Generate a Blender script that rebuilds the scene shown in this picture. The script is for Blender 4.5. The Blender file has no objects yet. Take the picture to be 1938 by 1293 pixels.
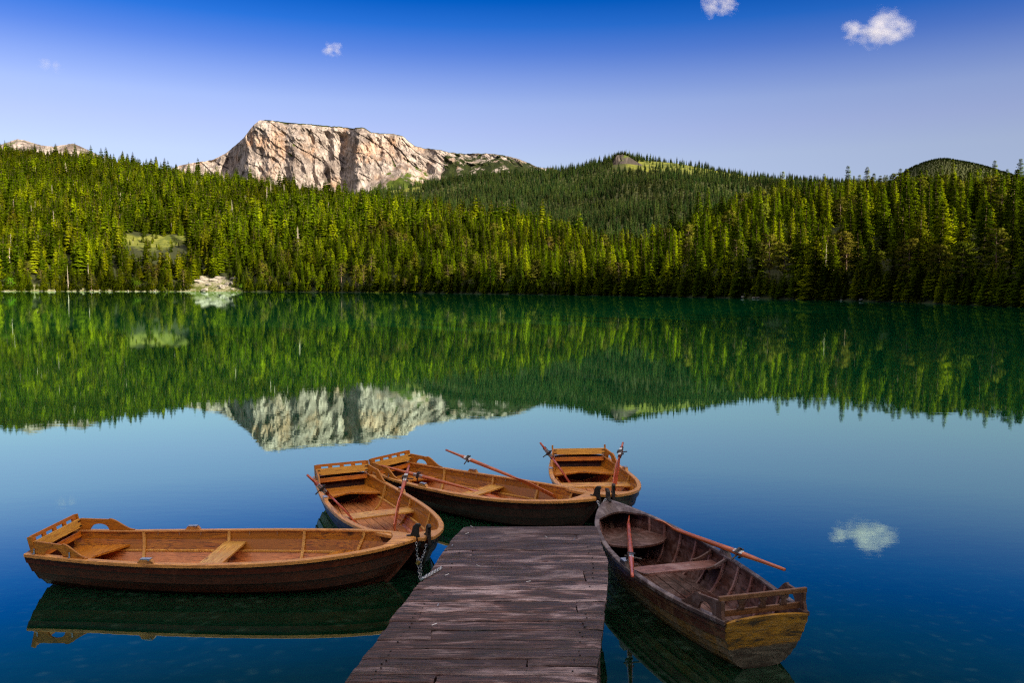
import bpy, bmesh, math, random
from math import sin, cos, pi, radians, sqrt, atan2, tan, degrees, exp, floor
from mathutils import Vector, Matrix, noise

# ------------------------------------------------------------------ camera
F = 1550.0            # focal length in photo pixels (1938 wide)
CX, CY = 969.0, 646.5
CH = 3.0              # lens height over the water
PITCH = math.atan(102.8 / F)
sc = bpy.context.scene
COL = sc.collection
cam = bpy.data.cameras.new('camera')
cam.sensor_width = 36.0
cam.lens = 36.0 * F / 1938.0
cam.clip_start = 0.1
cam.clip_end = 30000
camo = bpy.data.objects.new('camera', cam)
COL.objects.link(camo)
camo.location = (0, 0, CH)
camo.rotation_euler = (pi / 2 - PITCH, 0, 0)
sc.camera = camo

# ------------------------------------------------------------------ light
SUN_EL, SUN_AZ = 20.0, 140.0      # azimuth clockwise from the view direction
sc.view_settings.view_transform = 'Standard'
sc.view_settings.look = 'None'
sc.view_settings.exposure = 1.4
sc.view_settings.gamma = 1.0
sun = bpy.data.lights.new('sun', 'SUN')
sun.energy = 5.0
sun.angle = radians(0.5)
sun.color = (1.0, 0.86, 0.66)
suno = bpy.data.objects.new('sun', sun)
COL.objects.link(suno)
sd = Vector((sin(radians(SUN_AZ)) * cos(radians(SUN_EL)), cos(radians(SUN_AZ)) * cos(radians(SUN_EL)), sin(radians(SUN_EL))))
suno.rotation_euler = sd.to_track_quat('Z', 'Y').to_euler()
suno.location = (60, -60, 60)
W = bpy.data.worlds.new('World')
sc.world = W
W.use_nodes = True
wt = W.node_tree
wt.nodes.clear()
wo = wt.nodes.new('ShaderNodeOutputWorld')
bg = wt.nodes.new('ShaderNodeBackground')
sky = wt.nodes.new('ShaderNodeTexSky')
sky.sky_type = 'NISHITA'
sky.sun_disc = False
sky.sun_elevation = radians(SUN_EL)
sky.sun_rotation = radians(SUN_AZ)
sky.altitude = 1400
sky.air_density = 1.0
sky.dust_density = 0.6
sky.ozone_density = 2.0
wtc = wt.nodes.new('ShaderNodeTexCoord')
wsx = wt.nodes.new('ShaderNodeSeparateXYZ')
wrp = wt.nodes.new('ShaderNodeValToRGB')
wmx = wt.nodes.new('ShaderNodeMix')
wmx.data_type = 'RGBA'
wmx.blend_type = 'MULTIPLY'
wmx.inputs[0].default_value = 1.0
wt.links.new(wtc.outputs['Generated'], wsx.inputs[0])
wt.links.new(wsx.outputs['Z'], wrp.inputs[0])
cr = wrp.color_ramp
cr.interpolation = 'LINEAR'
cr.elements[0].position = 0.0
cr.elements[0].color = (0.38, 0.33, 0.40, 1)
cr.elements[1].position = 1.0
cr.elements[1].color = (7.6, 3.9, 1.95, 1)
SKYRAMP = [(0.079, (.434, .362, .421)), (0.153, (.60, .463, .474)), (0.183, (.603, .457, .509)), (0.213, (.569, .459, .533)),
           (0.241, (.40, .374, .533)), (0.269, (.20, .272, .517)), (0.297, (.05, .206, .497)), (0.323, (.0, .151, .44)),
           (0.37, (.0, .135, .29)), (0.43, (.01, .078, .125)), (0.49, (.02, .085, .13)), (0.62, (7.2, 3.7, 1.85))]  # bright overhead end is added fill light for the shaded boats and pier
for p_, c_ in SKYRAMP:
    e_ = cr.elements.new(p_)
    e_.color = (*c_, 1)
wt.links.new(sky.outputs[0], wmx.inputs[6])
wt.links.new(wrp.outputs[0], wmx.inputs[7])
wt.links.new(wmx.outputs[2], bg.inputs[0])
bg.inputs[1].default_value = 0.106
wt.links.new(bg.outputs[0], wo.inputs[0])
try:
    sc.cycles.max_bounces = 8
    sc.cycles.transparent_max_bounces = 12
    sc.cycles.volume_bounces = 1
    sc.cycles.caustics_reflective = False
    sc.cycles.caustics_refractive = False
    sc.cycles.sample_clamp_indirect = 1.5
    sc.cycles.use_denoising = False
    sc.cycles.denoiser = 'OPENIMAGEDENOISE'
    sc.cycles.denoising_prefilter = 'NONE'
    sc.cycles.denoising_input_passes = 'RGB_ALBEDO_NORMAL'
    sc.cycles.filter_width = 1.25
    sc.cycles.use_adaptive_sampling = False
except Exception:
    pass

random.seed(7)
RND = random.Random(11)

# ------------------------------------------------------------------ helpers
def ray(px, py):
    u = (px - CX) / F
    v = (CY - py) / F
    return Vector((u, cos(PITCH) + v * sin(PITCH), -sin(PITCH) + v * cos(PITCH)))

def at(px, py, z=0.0):
    d = ray(px, py)
    k = (z - CH) / d.z
    return Vector((d.x * k, d.y * k, z))

def at_y(px, py, Y):
    d = ray(px, py)
    k = Y / d.y
    return Vector((d.x * k, Y, CH + d.z * k))

def proj(p):
    x, y, z = p[0], p[1], p[2] - CH
    fy = y * cos(PITCH) - z * sin(PITCH)
    if fy <= 0.01:
        return (-1e6, -1e6)
    up = y * sin(PITCH) + z * cos(PITCH)
    return (CX + F * x / fy, CY - F * up / fy)

def lerp(a, b, t):
    return a + (b - a) * t

def sm(t):
    t = max(0.0, min(1.0, t))
    return t * t * (3 - 2 * t)

def tab(x, pts):
    if x <= pts[0][0]:
        return pts[0][1]
    for i in range(len(pts) - 1):
        if x <= pts[i + 1][0]:
            a, b = pts[i], pts[i + 1]
            return lerp(a[1], b[1], (x - a[0]) / (b[0] - a[0]))
    return pts[-1][1]

def ctab(x, pts):
    """smooth (Catmull-Rom) table"""
    n = len(pts)
    if x <= pts[0][0]:
        return pts[0][1]
    if x >= pts[-1][0]:
        return pts[-1][1]
    for i in range(n - 1):
        if x <= pts[i + 1][0]:
            break
    x0, y0 = pts[i]
    x1, y1 = pts[i + 1]
    def slope(j):
        if j <= 0:
            return (pts[1][1] - pts[0][1]) / (pts[1][0] - pts[0][0])
        if j >= n - 1:
            return (pts[-1][1] - pts[-2][1]) / (pts[-1][0] - pts[-2][0])
        return (pts[j + 1][1] - pts[j - 1][1]) / (pts[j + 1][0] - pts[j - 1][0])
    h = x1 - x0
    t = (x - x0) / h
    m0, m1 = slope(i) * h, slope(i + 1) * h
    return (2*t**3 - 3*t*t + 1)*y0 + (t**3 - 2*t*t + t)*m0 + (-2*t**3 + 3*t*t)*y1 + (t**3 - t*t)*m1

def fbm(x, y, z=0.0, o=4):
    return noise.fractal(Vector((x, y, z)), 1.0, 2.0, o)

def tag(o, label=None, cat=None, group=None, kind=None):
    if label: o['label'] = label
    if cat: o['category'] = cat
    if group: o['group'] = group
    if kind: o['kind'] = kind
    return o

def empty(name, loc=(0, 0, 0), rz=0.0):
    o = bpy.data.objects.new(name, None)
    COL.objects.link(o)
    o.location = loc
    o.rotation_euler = (0, 0, rz)
    o.empty_display_size = 0.2
    return o

class MB:
    def __init__(s):
        s.v = []; s.f = []; s.m = []; s.cur = 0
    def vert(s, p):
        s.v.append(tuple(p)); return len(s.v) - 1
    def face(s, idx):
        s.f.append(tuple(idx)); s.m.append(s.cur)
    def poly(s, pts):
        s.face([s.vert(p) for p in pts])
    def hexa(s, p):
        """8 points: bottom 0-3 ccw, top 4-7"""
        b = len(s.v)
        for q in p: s.vert(q)
        for q in ((3,2,1,0),(4,5,6,7),(0,1,5,4),(1,2,6,5),(2,3,7,6),(3,0,4,7)):
            s.face([b + i for i in q])
    def box(s, c, d, R=None):
        c = Vector(c)
        pts = []
        for z in (-.5, .5):
            for x, y in ((-.5,-.5),(.5,-.5),(.5,.5),(-.5,.5)):
                q = Vector((x*d[0], y*d[1], z*d[2]))
                if R is not None: q = R @ q
                pts.append(c + q)
        s.hexa(pts)
    def grid(s, rows, closed_u=False, closed_v=False, flip=False):
        """rows: list of lists of points"""
        b = len(s.v)
        n, m = len(rows), len(rows[0])
        for r in rows:
            for p in r: s.vert(p)
        for i in range(n if closed_v else n - 1):
            for j in range(m if closed_u else m - 1):
                q = [b + i*m + j, b + i*m + (j+1) % m, b + ((i+1) % n)*m + (j+1) % m, b + ((i+1) % n)*m + j]
                s.face(q[::-1] if flip else q)
        return b
    def slab(s, rows, th):
        """grid of top points thickened downwards; closed"""
        n, m = len(rows), len(rows[0])
        b = len(s.v)
        for r in rows:
            for p in r: s.vert(p)
        for r in rows:
            for p in r: s.vert((p[0], p[1], p[2] - th))
        o = n * m
        for i in range(n - 1):
            for j in range(m - 1):
                q = [b+i*m+j, b+i*m+j+1, b+(i+1)*m+j+1, b+(i+1)*m+j]
                s.face(q)
                s.face([k + o for k in q[::-1]])
        for j in range(m - 1):
            s.face([b+j+1, b+j, b+j+o, b+j+1+o])
            k = b + (n-1)*m
            s.face([k+j, k+j+1, k+j+1+o, k+j+o])
        for i in range(n - 1):
            s.face([b+i*m, b+(i+1)*m, b+(i+1)*m+o, b+i*m+o])
            k = b + m - 1
            s.face([k+(i+1)*m, k+i*m, k+i*m+o, k+(i+1)*m+o])
    def sweep(s, path, secs, cap=True, closed=False):
        """path: list of (point, rightvec, upvec); secs: one list of (a,b) or a list per point"""
        b = len(s.v)
        multi = isinstance(secs[0][0], (list, tuple)) and isinstance(secs[0], list)
        k = len(secs[0]) if multi else len(secs)
        for i, (p, r, u) in enumerate(path):
            S_ = secs[i] if multi else secs
            for a, c in S_:
                s.vert(Vector(p) + Vector(r)*a + Vector(u)*c)
        n = len(path)
        for i in range(n if closed else n - 1):
            for j in range(k):
                s.face([b+i*k+j, b+i*k+(j+1) % k, b+((i+1) % n)*k+(j+1) % k, b+((i+1) % n)*k+j])
        if cap and not closed:
            s.face([b+j for j in range(k)][::-1])
            s.face([b+(n-1)*k+j for j in range(k)])
    def tube(s, pts, rad, n=8, cap=True, flat=1.0, up=(0, 0, 1)):
        pts = [Vector(p) for p in pts]
        path, secs = [], []
        for i, p in enumerate(pts):
            d = (pts[min(i+1, len(pts)-1)] - pts[max(i-1, 0)])
            if d.length < 1e-9: d = Vector((0, 0, 1))
            d.normalize()
            u0 = Vector(up)
            if abs(d.dot(u0)) > 0.97: u0 = Vector((1, 0, 0))
            r = d.cross(u0).normalized()
            u = r.cross(d).normalized()
            path.append((p, r, u))
            R_ = rad[i] if isinstance(rad, (list, tuple)) else rad
            if isinstance(R_, (list, tuple)): ra, rb = R_
            else: ra, rb = R_, R_ * flat
            secs.append([(cos(2*pi*j/n)*ra, sin(2*pi*j/n)*rb) for j in range(n)])
        s.sweep(path, secs, cap)
    def build(s, name, mats, parent=None, smooth=False, bevel=0.0, link=True, fixn=True):
        me = bpy.data.meshes.new(name)
        me.from_pydata(s.v, [], s.f)
        if not isinstance(mats, (list, tuple)): mats = [mats]
        for m in mats: me.materials.append(m)
        if len(mats) > 1:
            me.polygons.foreach_set('material_index', s.m)
        if fixn:
            bm = bmesh.new(); bm.from_mesh(me)
            bmesh.ops.recalc_face_normals(bm, faces=bm.faces[:])
            bm.to_mesh(me); bm.free()
        if smooth:
            me.polygons.foreach_set('use_smooth', [True] * len(me.polygons))
        me.update()
        o = bpy.data.objects.new(name, me)
        if link: COL.objects.link(o)
        if parent is not None: o.parent = parent
        if bevel:
            bv = o.modifiers.new('bevel', 'BEVEL')
            bv.width = bevel; bv.segments = 2; bv.limit_method = 'ANGLE'; bv.angle_limit = radians(40)
        return o

# ------------------------------------------------------------------ materials
class NT:
    """small node-tree helper"""
    def __init__(s, name, clear=True):
        s.mat = bpy.data.materials.new(name)
        s.mat.use_nodes = True
        s.t = s.mat.node_tree
        s.t.nodes.clear()
        s.out = s.t.nodes.new('ShaderNodeOutputMaterial')
    def n(s, typ, **kw):
        nd = s.t.nodes.new(typ)
        for k, v in kw.items():
            setattr(nd, k, v)
        return nd
    def l(s, a, b):
        s.t.links.new(a, b)
    def val(s, inp, x):
        if hasattr(x, 'links') or isinstance(x, bpy.types.NodeSocket): s.l(x, inp)
        else: inp.default_value = x
    def math(s, op, a, b=0.0, c=None, clamp=False):
        nd = s.n('ShaderNodeMath', operation=op, use_clamp=clamp)
        s.val(nd.inputs[0], a); s.val(nd.inputs[1], b)
        if c is not None: s.val(nd.inputs[2], c)
        return nd.outputs[0]
    def mix(s, f, a, b, mode='MIX'):
        nd = s.n('ShaderNodeMix', data_type='RGBA', blend_type=mode)
        s.val(nd.inputs[0], f)
        for i, x in ((6, a), (7, b)):
            if isinstance(x, tuple): x = (*x, 1.0) if len(x) == 3 else x
            s.val(nd.inputs[i], x)
        return nd.outputs[2]
    def ramp(s, f, stops, interp='LINEAR'):
        nd = s.n('ShaderNodeValToRGB')
        nd.color_ramp.interpolation = interp
        e = nd.color_ramp.elements
        for i, (p, c) in enumerate(stops):
            if not isinstance(c, tuple): c = (c, c, c)
            el = e[i] if i < 2 else e.new(p)
            el.position = p; el.color = (*c, 1)
        s.val(nd.inputs[0], f)
        return nd.outputs[0]
    def noise(s, vec, scale, detail=4, rough=0.55, dist=0.0):
        nd = s.n('ShaderNodeTexNoise')
        if vec is not None: s.l(vec, nd.inputs['Vector'])
        nd.inputs['Scale'].default_value = scale
        nd.inputs['Detail'].default_value = detail
        nd.inputs['Roughness'].default_value = rough
        nd.inputs['Distortion'].default_value = dist
        return nd.outputs[0]
    def coords(s, which='Object', scale=(1, 1, 1), loc=(0, 0, 0), rot=(0, 0, 0), rand=0.0):
        tc = s.n('ShaderNodeTexCoord')
        v = tc.outputs[which]
        if rand:
            oi = s.n('ShaderNodeObjectInfo')
            m = s.math('MULTIPLY', oi.outputs['Random'], rand)
            cb = s.n('ShaderNodeCombineXYZ')
            s.l(m, cb.inputs[0]); s.l(m, cb.inputs[1]); s.l(m, cb.inputs[2])
            va = s.n('ShaderNodeVectorMath', operation='ADD')
            s.l(v, va.inputs[0]); s.l(cb.outputs[0], va.inputs[1])
            v = va.outputs[0]
        mp = s.n('ShaderNodeMapping')
        mp.inputs['Scale'].default_value = scale
        mp.inputs['Location'].default_value = loc
        mp.inputs['Rotation'].default_value = rot
        s.l(v, mp.inputs[0])
        return mp.outputs[0]
    def bsdf(s, col, rough=0.6, spec=0.5, metal=0.0, bump=None, bstr=0.3, bdist=0.01, coat=0.0, trans=None):
        b = s.n('ShaderNodeBsdfPrincipled')
        if isinstance(col, tuple): col = (*col, 1.0)
        s.val(b.inputs['Base Color'], col)
        s.val(b.inputs['Roughness'], rough)
        b.inputs['Specular IOR Level'].default_value = spec
        b.inputs['Metallic'].default_value = metal
        b.inputs['Coat Weight'].default_value = coat
        b.inputs['Coat Roughness'].default_value = 0.15
        if bump is not None:
            bp = s.n('ShaderNodeBump')
            bp.inputs['Strength'].default_value = bstr
            bp.inputs['Distance'].default_value = bdist
            s.l(bump, bp.inputs['Height'])
            s.l(bp.outputs[0], b.inputs['Normal'])
        s.l(b.outputs[0], s.out.inputs['Surface'])
        return b

def wood(name, c1, c2, dark, axis='x', scale=1.0, rough=0.45, knots=0.0, worn=None, wornamt=0.0, coat=0.0, bstr=0.25, rand=0.0, gs=1.0, spec=0.5):
    """grain runs along one axis of the thing"""
    m = NT(name)
    st = {'x': (1.2, 14, 14), 'y': (14, 1.2, 14), 'z': (14, 14, 1.2)}[axis]
    st = tuple(q * scale for q in st)
    v = m.coords('Object', scale=st, rand=rand)
    vb = m.coords('Object', scale=(1, 1, 1), rand=rand)
    g1 = m.noise(v, 1.6 * gs, 6, 0.65, 0.6)
    g2 = m.noise(v, 6.0 * gs, 5, 0.6, 0.2)
    big = m.noise(vb, 2.2, 3, 0.5)
    col = m.mix(m.ramp(g1, [(0.42, 0.0), (0.58, 1.0)]), c1, c2)
    col = m.mix(m.ramp(g2, [(0.38, 0.95), (0.52, 0.0)]), col, dark)
    col = m.mix(m.ramp(big, [(0.36, 0.85), (0.60, 0.0)]), col, tuple(0.55 * a + 0.45 * b for a, b in zip(c1, dark)))
    if knots > 0:
        kv = m.coords('Object', scale={'x': (3.2, 6, 6), 'y': (6, 3.2, 6), 'z': (6, 6, 3.2)}[axis], rand=rand)
        vo = m.n('ShaderNodeTexVoronoi')
        vo.inputs['Scale'].default_value = 0.9
        m.l(kv, vo.inputs['Vector'])
        col = m.mix(m.ramp(vo.outputs['Distance'], [(0.07, knots), (0.20, 0.0)]), col, tuple(0.25 * q for q in dark))
    if worn is not None:
        wn = m.noise(vb, 5.0, 8, 0.72, 0.8)
        col = m.mix(m.ramp(wn, [(0.52 - 0.1 * wornamt, 0.0), (0.60, wornamt)]), col, worn)
    rr = m.ramp(g2, [(0.3, min(1, rough + 0.2)), (0.6, rough)])
    hb = m.math('ADD', g1, m.math('MULTIPLY', g2, 0.6))
    m.bsdf(col, rough=rr, spec=spec, bump=hb, bstr=bstr, bdist=0.004, coat=coat)
    return m.mat

M = {}
ORANGE1, ORANGE2, ORD = (0.66, 0.27, 0.04), (0.54, 0.155, 0.022), (0.15, 0.035, 0.006)
PINK1, PINK2 = (0.60, 0.24, 0.10), (0.48, 0.17, 0.065)
LIGHT1, LIGHT2 = (0.82, 0.47, 0.10), (0.64, 0.33, 0.07)
M['inner'] = wood('hull_inner_wood', (0.777, 0.291, 0.079), (0.588, 0.178, 0.040), ORD, 'x', 1.0, 0.35, knots=0.9, worn=(0.315, 0.092, 0.022), wornamt=0.5, coat=0.25)
M['inner_top'] = wood('hull_top_strake_wood', (0.546, 0.216, 0.014), (0.399, 0.124, 0.009), (0.105, 0.030, 0.004), 'x', 1.0, 0.35, knots=0.9, coat=0.3)
M['inner_cross'] = wood('thwart_wood', LIGHT1, ORANGE1, ORD, 'y', 1.0, 0.42, knots=0.6, coat=0.1)
M['seat'] = wood('seat_wood', (0.693, 0.270, 0.016), (0.525, 0.173, 0.009), ORD, 'y', 1.0, 0.38, knots=0.5, coat=0.2)
M['floor'] = wood('floor_wood', (0.578, 0.237, 0.079), (0.420, 0.140, 0.040), (0.147, 0.048, 0.014), 'x', 1.0, 0.5, knots=0.5)
M['gunwale'] = wood('gunwale_wood', (0.777, 0.366, 0.086), (0.609, 0.254, 0.054), (0.231, 0.086, 0.022), 'x', 1.0, 0.42, knots=0.35, coat=0.15)
M['arm'] = wood('armrest_wood', (0.588, 0.237, 0.018), (0.441, 0.151, 0.010), ORD, 'x', 1.0, 0.42, knots=0.5)
M['rail'] = wood('rail_wood', (0.777, 0.259, 0.014), (0.588, 0.162, 0.009), ORD, 'y', 1.0, 0.4)
M['plank'] = wood('backrest_wood', (0.903, 0.507, 0.079), (0.777, 0.389, 0.050), (0.367, 0.140, 0.022), 'y', 1.0, 0.45, knots=0.3)
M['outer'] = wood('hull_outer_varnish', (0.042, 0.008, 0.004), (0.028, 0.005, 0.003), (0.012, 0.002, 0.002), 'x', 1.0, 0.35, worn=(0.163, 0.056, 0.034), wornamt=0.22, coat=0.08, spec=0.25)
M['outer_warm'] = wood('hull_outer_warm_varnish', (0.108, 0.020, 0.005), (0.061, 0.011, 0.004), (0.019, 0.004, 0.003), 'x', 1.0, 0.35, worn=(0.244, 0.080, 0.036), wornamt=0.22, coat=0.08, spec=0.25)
M['stem'] = wood('stem_black', (0.012, 0.008, 0.008), (0.008, 0.006, 0.006), (0.004, 0.003, 0.003), 'z', 1.0, 0.5)
M['oar'] = wood('oar_varnish', (0.60, 0.11, 0.05), (0.46, 0.07, 0.03), (0.15, 0.02, 0.01), 'x', 0.6, 0.3, coat=0.5)
M['oar_orange'] = wood('oar_orange_varnish', (0.62, 0.15, 0.03), (0.50, 0.10, 0.02), (0.2, 0.03, 0.008), 'x', 0.6, 0.3, coat=0.5)
M['old_in'] = wood('old_inner_wood', (0.109, 0.038, 0.026), (0.048, 0.016, 0.012), (0.008, 0.004, 0.002), 'x', 1.2, 0.45, worn=(0.243, 0.151, 0.143), wornamt=0.5, bstr=0.5)
M['old_cross'] = wood('old_thwart_wood', (0.286, 0.120, 0.095), (0.187, 0.075, 0.062), (0.044, 0.020, 0.017), 'y', 1.2, 0.45, worn=(0.462, 0.330, 0.323), wornamt=0.35, bstr=0.5)
M['old_gun'] = wood('old_gunwale_wood', (0.11, 0.065, 0.055), (0.06, 0.032, 0.028), (0.02, 0.012, 0.012), 'x', 1.2, 0.38, worn=(0.36, 0.30, 0.31), wornamt=0.5, bstr=0.5)
M['old_out'] = wood('old_hull_paint', (0.13, 0.035, 0.022), (0.085, 0.022, 0.015), (0.02, 0.008, 0.006), 'x', 1.0, 0.4, worn=(0.24, 0.13, 0.06), wornamt=0.6, bstr=0.5, coat=0.1)
M['old_low'] = wood('old_hull_ochre', (0.34, 0.17, 0.030), (0.20, 0.085, 0.02), (0.02, 0.012, 0.008), 'x', 1.0, 0.5, worn=(0.26, 0.20, 0.15), wornamt=0.8, bstr=0.6)
def transom_mat():
    m = NT('old_transom_paint')
    v = m.coords('Object', scale=(3, 1.4, 5))
    vf = m.coords('Object', scale=(10, 2, 16))
    n1 = m.noise(v, 2.0, 8, .7, .6); n2 = m.noise(vf, 3.0, 6, .65, .4)
    sx = m.n('ShaderNodeSeparateXYZ'); m.l(m.coords('Object'), sx.inputs[0])
    up = m.mix(m.ramp(n2, [(.35, 0.), (.62, 1.)]), (0.18, 0.080, 0.006), (0.42, 0.215, 0.014))
    up = m.mix(m.ramp(n1, [(.40, .95), (.50, 0.)]), up, (0.025, 0.012, 0.006))
    lo = m.mix(m.ramp(n1, [(.45, 0.), (.62, .6)]), (0.030, 0.014, 0.009), (0.26, 0.21, 0.16))
    h = m.math('ADD', sx.outputs[2], m.math('MULTIPLY', m.math('SUBTRACT', n1, .5), .12))
    c = m.mix(m.ramp(h, [(.185, 1.0), (.205, 0.0)]), up, lo)
    m.bsdf(c, rough=m.ramp(n1, [(.4, .6), (.6, .35)]), bump=m.math('ADD', n1, n2), bstr=.6, bdist=.006)
    return m.mat
M['old_transom'] = transom_mat()
M['old_arm'] = wood('old_armrest_wood', (0.13, 0.06, 0.04), (0.08, 0.035, 0.025), (0.02, 0.01, 0.008), 'x', 1.0, 0.5, worn=(0.34, 0.26, 0.26), wornamt=0.35, bstr=0.4)
M['old_rail'] = wood('old_rail_wood', (0.20, 0.085, 0.03), (0.13, 0.05, 0.02), (0.03, 0.012, 0.008), 'y', 1.0, 0.42, worn=(0.32, 0.18, 0.09), wornamt=0.4, bstr=0.4)

def metal(name, col, rough):
    m = NT(name)
    n_ = m.noise(m.coords('Object', (1, 1, 1)), 60, 4)
    c = m.mix(m.ramp(n_, [(0.4, 0.6), (0.65, 0.0)]), col, tuple(q * 0.45 for q in col))
    m.bsdf(c, rough=rough, metal=0.9)
    return m.mat
M['steel'] = metal('galvanised_steel', (0.62, 0.64, 0.68), 0.38)
M['iron'] = metal('dark_iron', (0.10, 0.09, 0.09), 0.5)
M['brass'] = metal('brass', (0.72, 0.50, 0.16), 0.35)

# weathered pier planks
def deck_mat():
    m = NT('wet_weathered_planks')
    v = m.coords('Object', scale=(1.0, 9, 9), rand=37.0)
    vf = m.coords('Object', scale=(1.6, 30, 30), rand=37.0)
    vb = m.coords('Object', scale=(1, 2.6, 1), rand=37.0)
    vw = m.coords('Object', scale=(1, 1.8, 1))
    g1 = m.noise(v, 2.2, 9, 0.72, 0.9)
    g2 = m.noise(vf, 2.6, 6, 0.65, 0.5)
    big = m.noise(vb, 1.5, 6, 0.62, 0.6)
    wet = m.noise(vw, 1.1, 6, 0.65, 0.8)
    col = m.mix(m.ramp(g1, [(0.42, 0.0), (0.60, 1.0)]), (0.055, 0.018, 0.014), (0.25, 0.115, 0.095))
    col = m.mix(m.ramp(big, [(0.40, 0.92), (0.52, 0.0)]), col, (0.040, 0.014, 0.012))
    col = m.mix(m.ramp(m.math('MULTIPLY', big, m.math('ADD', g1, 0.5)), [(0.50, 0.0), (0.64, 0.9)]), col, (0.48, 0.36, 0.37))
    col = m.mix(m.ramp(wet, [(0.36, 0.65), (0.52, 0.0)]), col, (0.026, 0.013, 0.015))
    col = m.mix(m.ramp(g2, [(0.41, 0.95), (0.50, 0.0)]), col, (0.012, 0.007, 0.008))
    vc = m.n('ShaderNodeTexVoronoi'); vc.feature = 'DISTANCE_TO_EDGE'; vc.inputs['Scale'].default_value = 1.0
    m.l(m.coords('Object', scale=(0.9, 13, 13), rand=37.0), vc.inputs['Vector'])
    crk = m.ramp(vc.outputs['Distance'], [(0.006, 1.0), (0.03, 0.0)])
    crk = m.math('MULTIPLY', crk, m.ramp(big, [(0.42, 1.0), (0.56, 0.0)]))
    col = m.mix(crk, col, (0.004, 0.003, 0.003))
    oi = m.n('ShaderNodeObjectInfo')
    col = m.mix(m.ramp(oi.outputs['Random'], [(0.25, 0.0), (0.75, 0.85)]), col, m.mix(0.72, col, (0.030, 0.012, 0.012)))
    rr = m.ramp(wet, [(0.38, 0.15), (0.54, 0.62)])
    hb = m.math('ADD', m.math('MULTIPLY', g1, 1.0), m.math('MULTIPLY', g2, 0.5))
    hb = m.math('SUBTRACT', hb, m.math('MULTIPLY', crk, 0.8))
    m.bsdf(col, rough=rr, bump=hb, bstr=1.0, bdist=0.014)
    return m.mat
M['deck'] = deck_mat()

# ------------------------------------------------------------------ terrain
def azof(px): return degrees(math.atan((px - CX) / F))
def fromdepth(lst): return [(azof(x), d / cos(radians(azof(x)))) for x, d in lst]
def heights(lst, depth, sub=0.0):
    out = []
    for x, y in lst:
        D = tab(x, depth) if isinstance(depth, list) else depth
        out.append((azof(x), at_y(x, y, D).z - (tab(x, sub) if isinstance(sub, list) else sub)))
    return out
DS = fromdepth([(-60, 600), (0, 590), (250, 575), (450, 545), (600, 500), (740, 440), (850, 395), (940, 360), (1100, 305), (1300, 248), (1500, 202), (1700, 162), (1938, 122), (2000, 112)])
DS = [(-181, 3.0), (-160, 6), (-140, 16), (-120, 50), (-90, 140), (-60, 380)] + DS + [(60, 62), (90, 32), (120, 16), (150, 7), (181, 3.0)]
R1D = [(-60, 1400), (0, 1350), (250, 1250), (450, 1150), (680, 1000), (900, 820), (1000, 720), (1100, 600), (1200, 480), (1300, 420), (1400, 390), (1560, 365), (1938, 320), (2000, 310)]
SKY1 = [(-60, 262), (0, 272), (130, 283), (250, 297), (340, 312), (450, 329), (560, 342), (680, 359), (800, 373), (900, 386), (1000, 398), (1060, 410), (1130, 432), (1200, 424), (1280, 405), (1330, 382), (1400, 362), (1470, 352), (1560, 348), (1650, 345), (1750, 342), (1850, 342), (1938, 340), (2000, 338)]
R1 = fromdepth(R1D)
R1 = [(-181, 210), (-150, 300), (-110, 700), (-60, 1300)] + R1 + [(60, 270), (100, 235), (150, 230), (181, 210)]
G1 = heights(SKY1, R1D, [(0, 17), (200, 18), (800, 19), (1050, 19), (1250, 17), (1450, 12), (1938, 10)])
G1 = [(-181, 40), (-150, 45), (-110, 90), (-60, 170)] + G1 + [(48, 40), (70, 54), (95, 62), (112, 74), (134, 84), (160, 74), (181, 50)]
SKY2 = [(-60, 360), (500, 380), (640, 372), (700, 362), (780, 350), (850, 336), (950, 326), (1000, 324), (1040, 322), (1100, 312), (1140, 304), (1165, 299), (1180, 297), (1200, 300), (1230, 304), (1280, 309), (1320, 316), (1400, 328), (1450, 333), (1500, 336), (1600, 345), (1938, 350), (2000, 350)]
R2 = fromdepth([(-60, 2000), (2000, 2000)])
R2D = 2000.0
G2 = [(-181, 100), (-60, 150)] + heights(SKY2, R2D, [(0, 6), (1100, 6), (1150, 0), (1330, 1), (1400, 5), (2000, 6)]) + [(60, 90), (181, 100)]
SKY3 = [(-60, 390), (1500, 390), (1660, 356), (1692, 334), (1712, 320), (1740, 308), (1772, 301), (1800, 304), (1850, 314), (1890, 326), (1938, 338), (2000, 345)]
R3D = 4300.0
G3 = [(-181, 120), (-60, 150)] + heights(SKY3, R3D) + [(60, 120), (181, 120)]

def layers(a):
    c = max(0.35, cos(radians(a))) if abs(a) < 60 else 0.5
    ds = ctab(a, DS) if abs(a) < 33 else tab(a, DS)
    return ds, tab(a, R1), R2D / c, R3D / c

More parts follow.
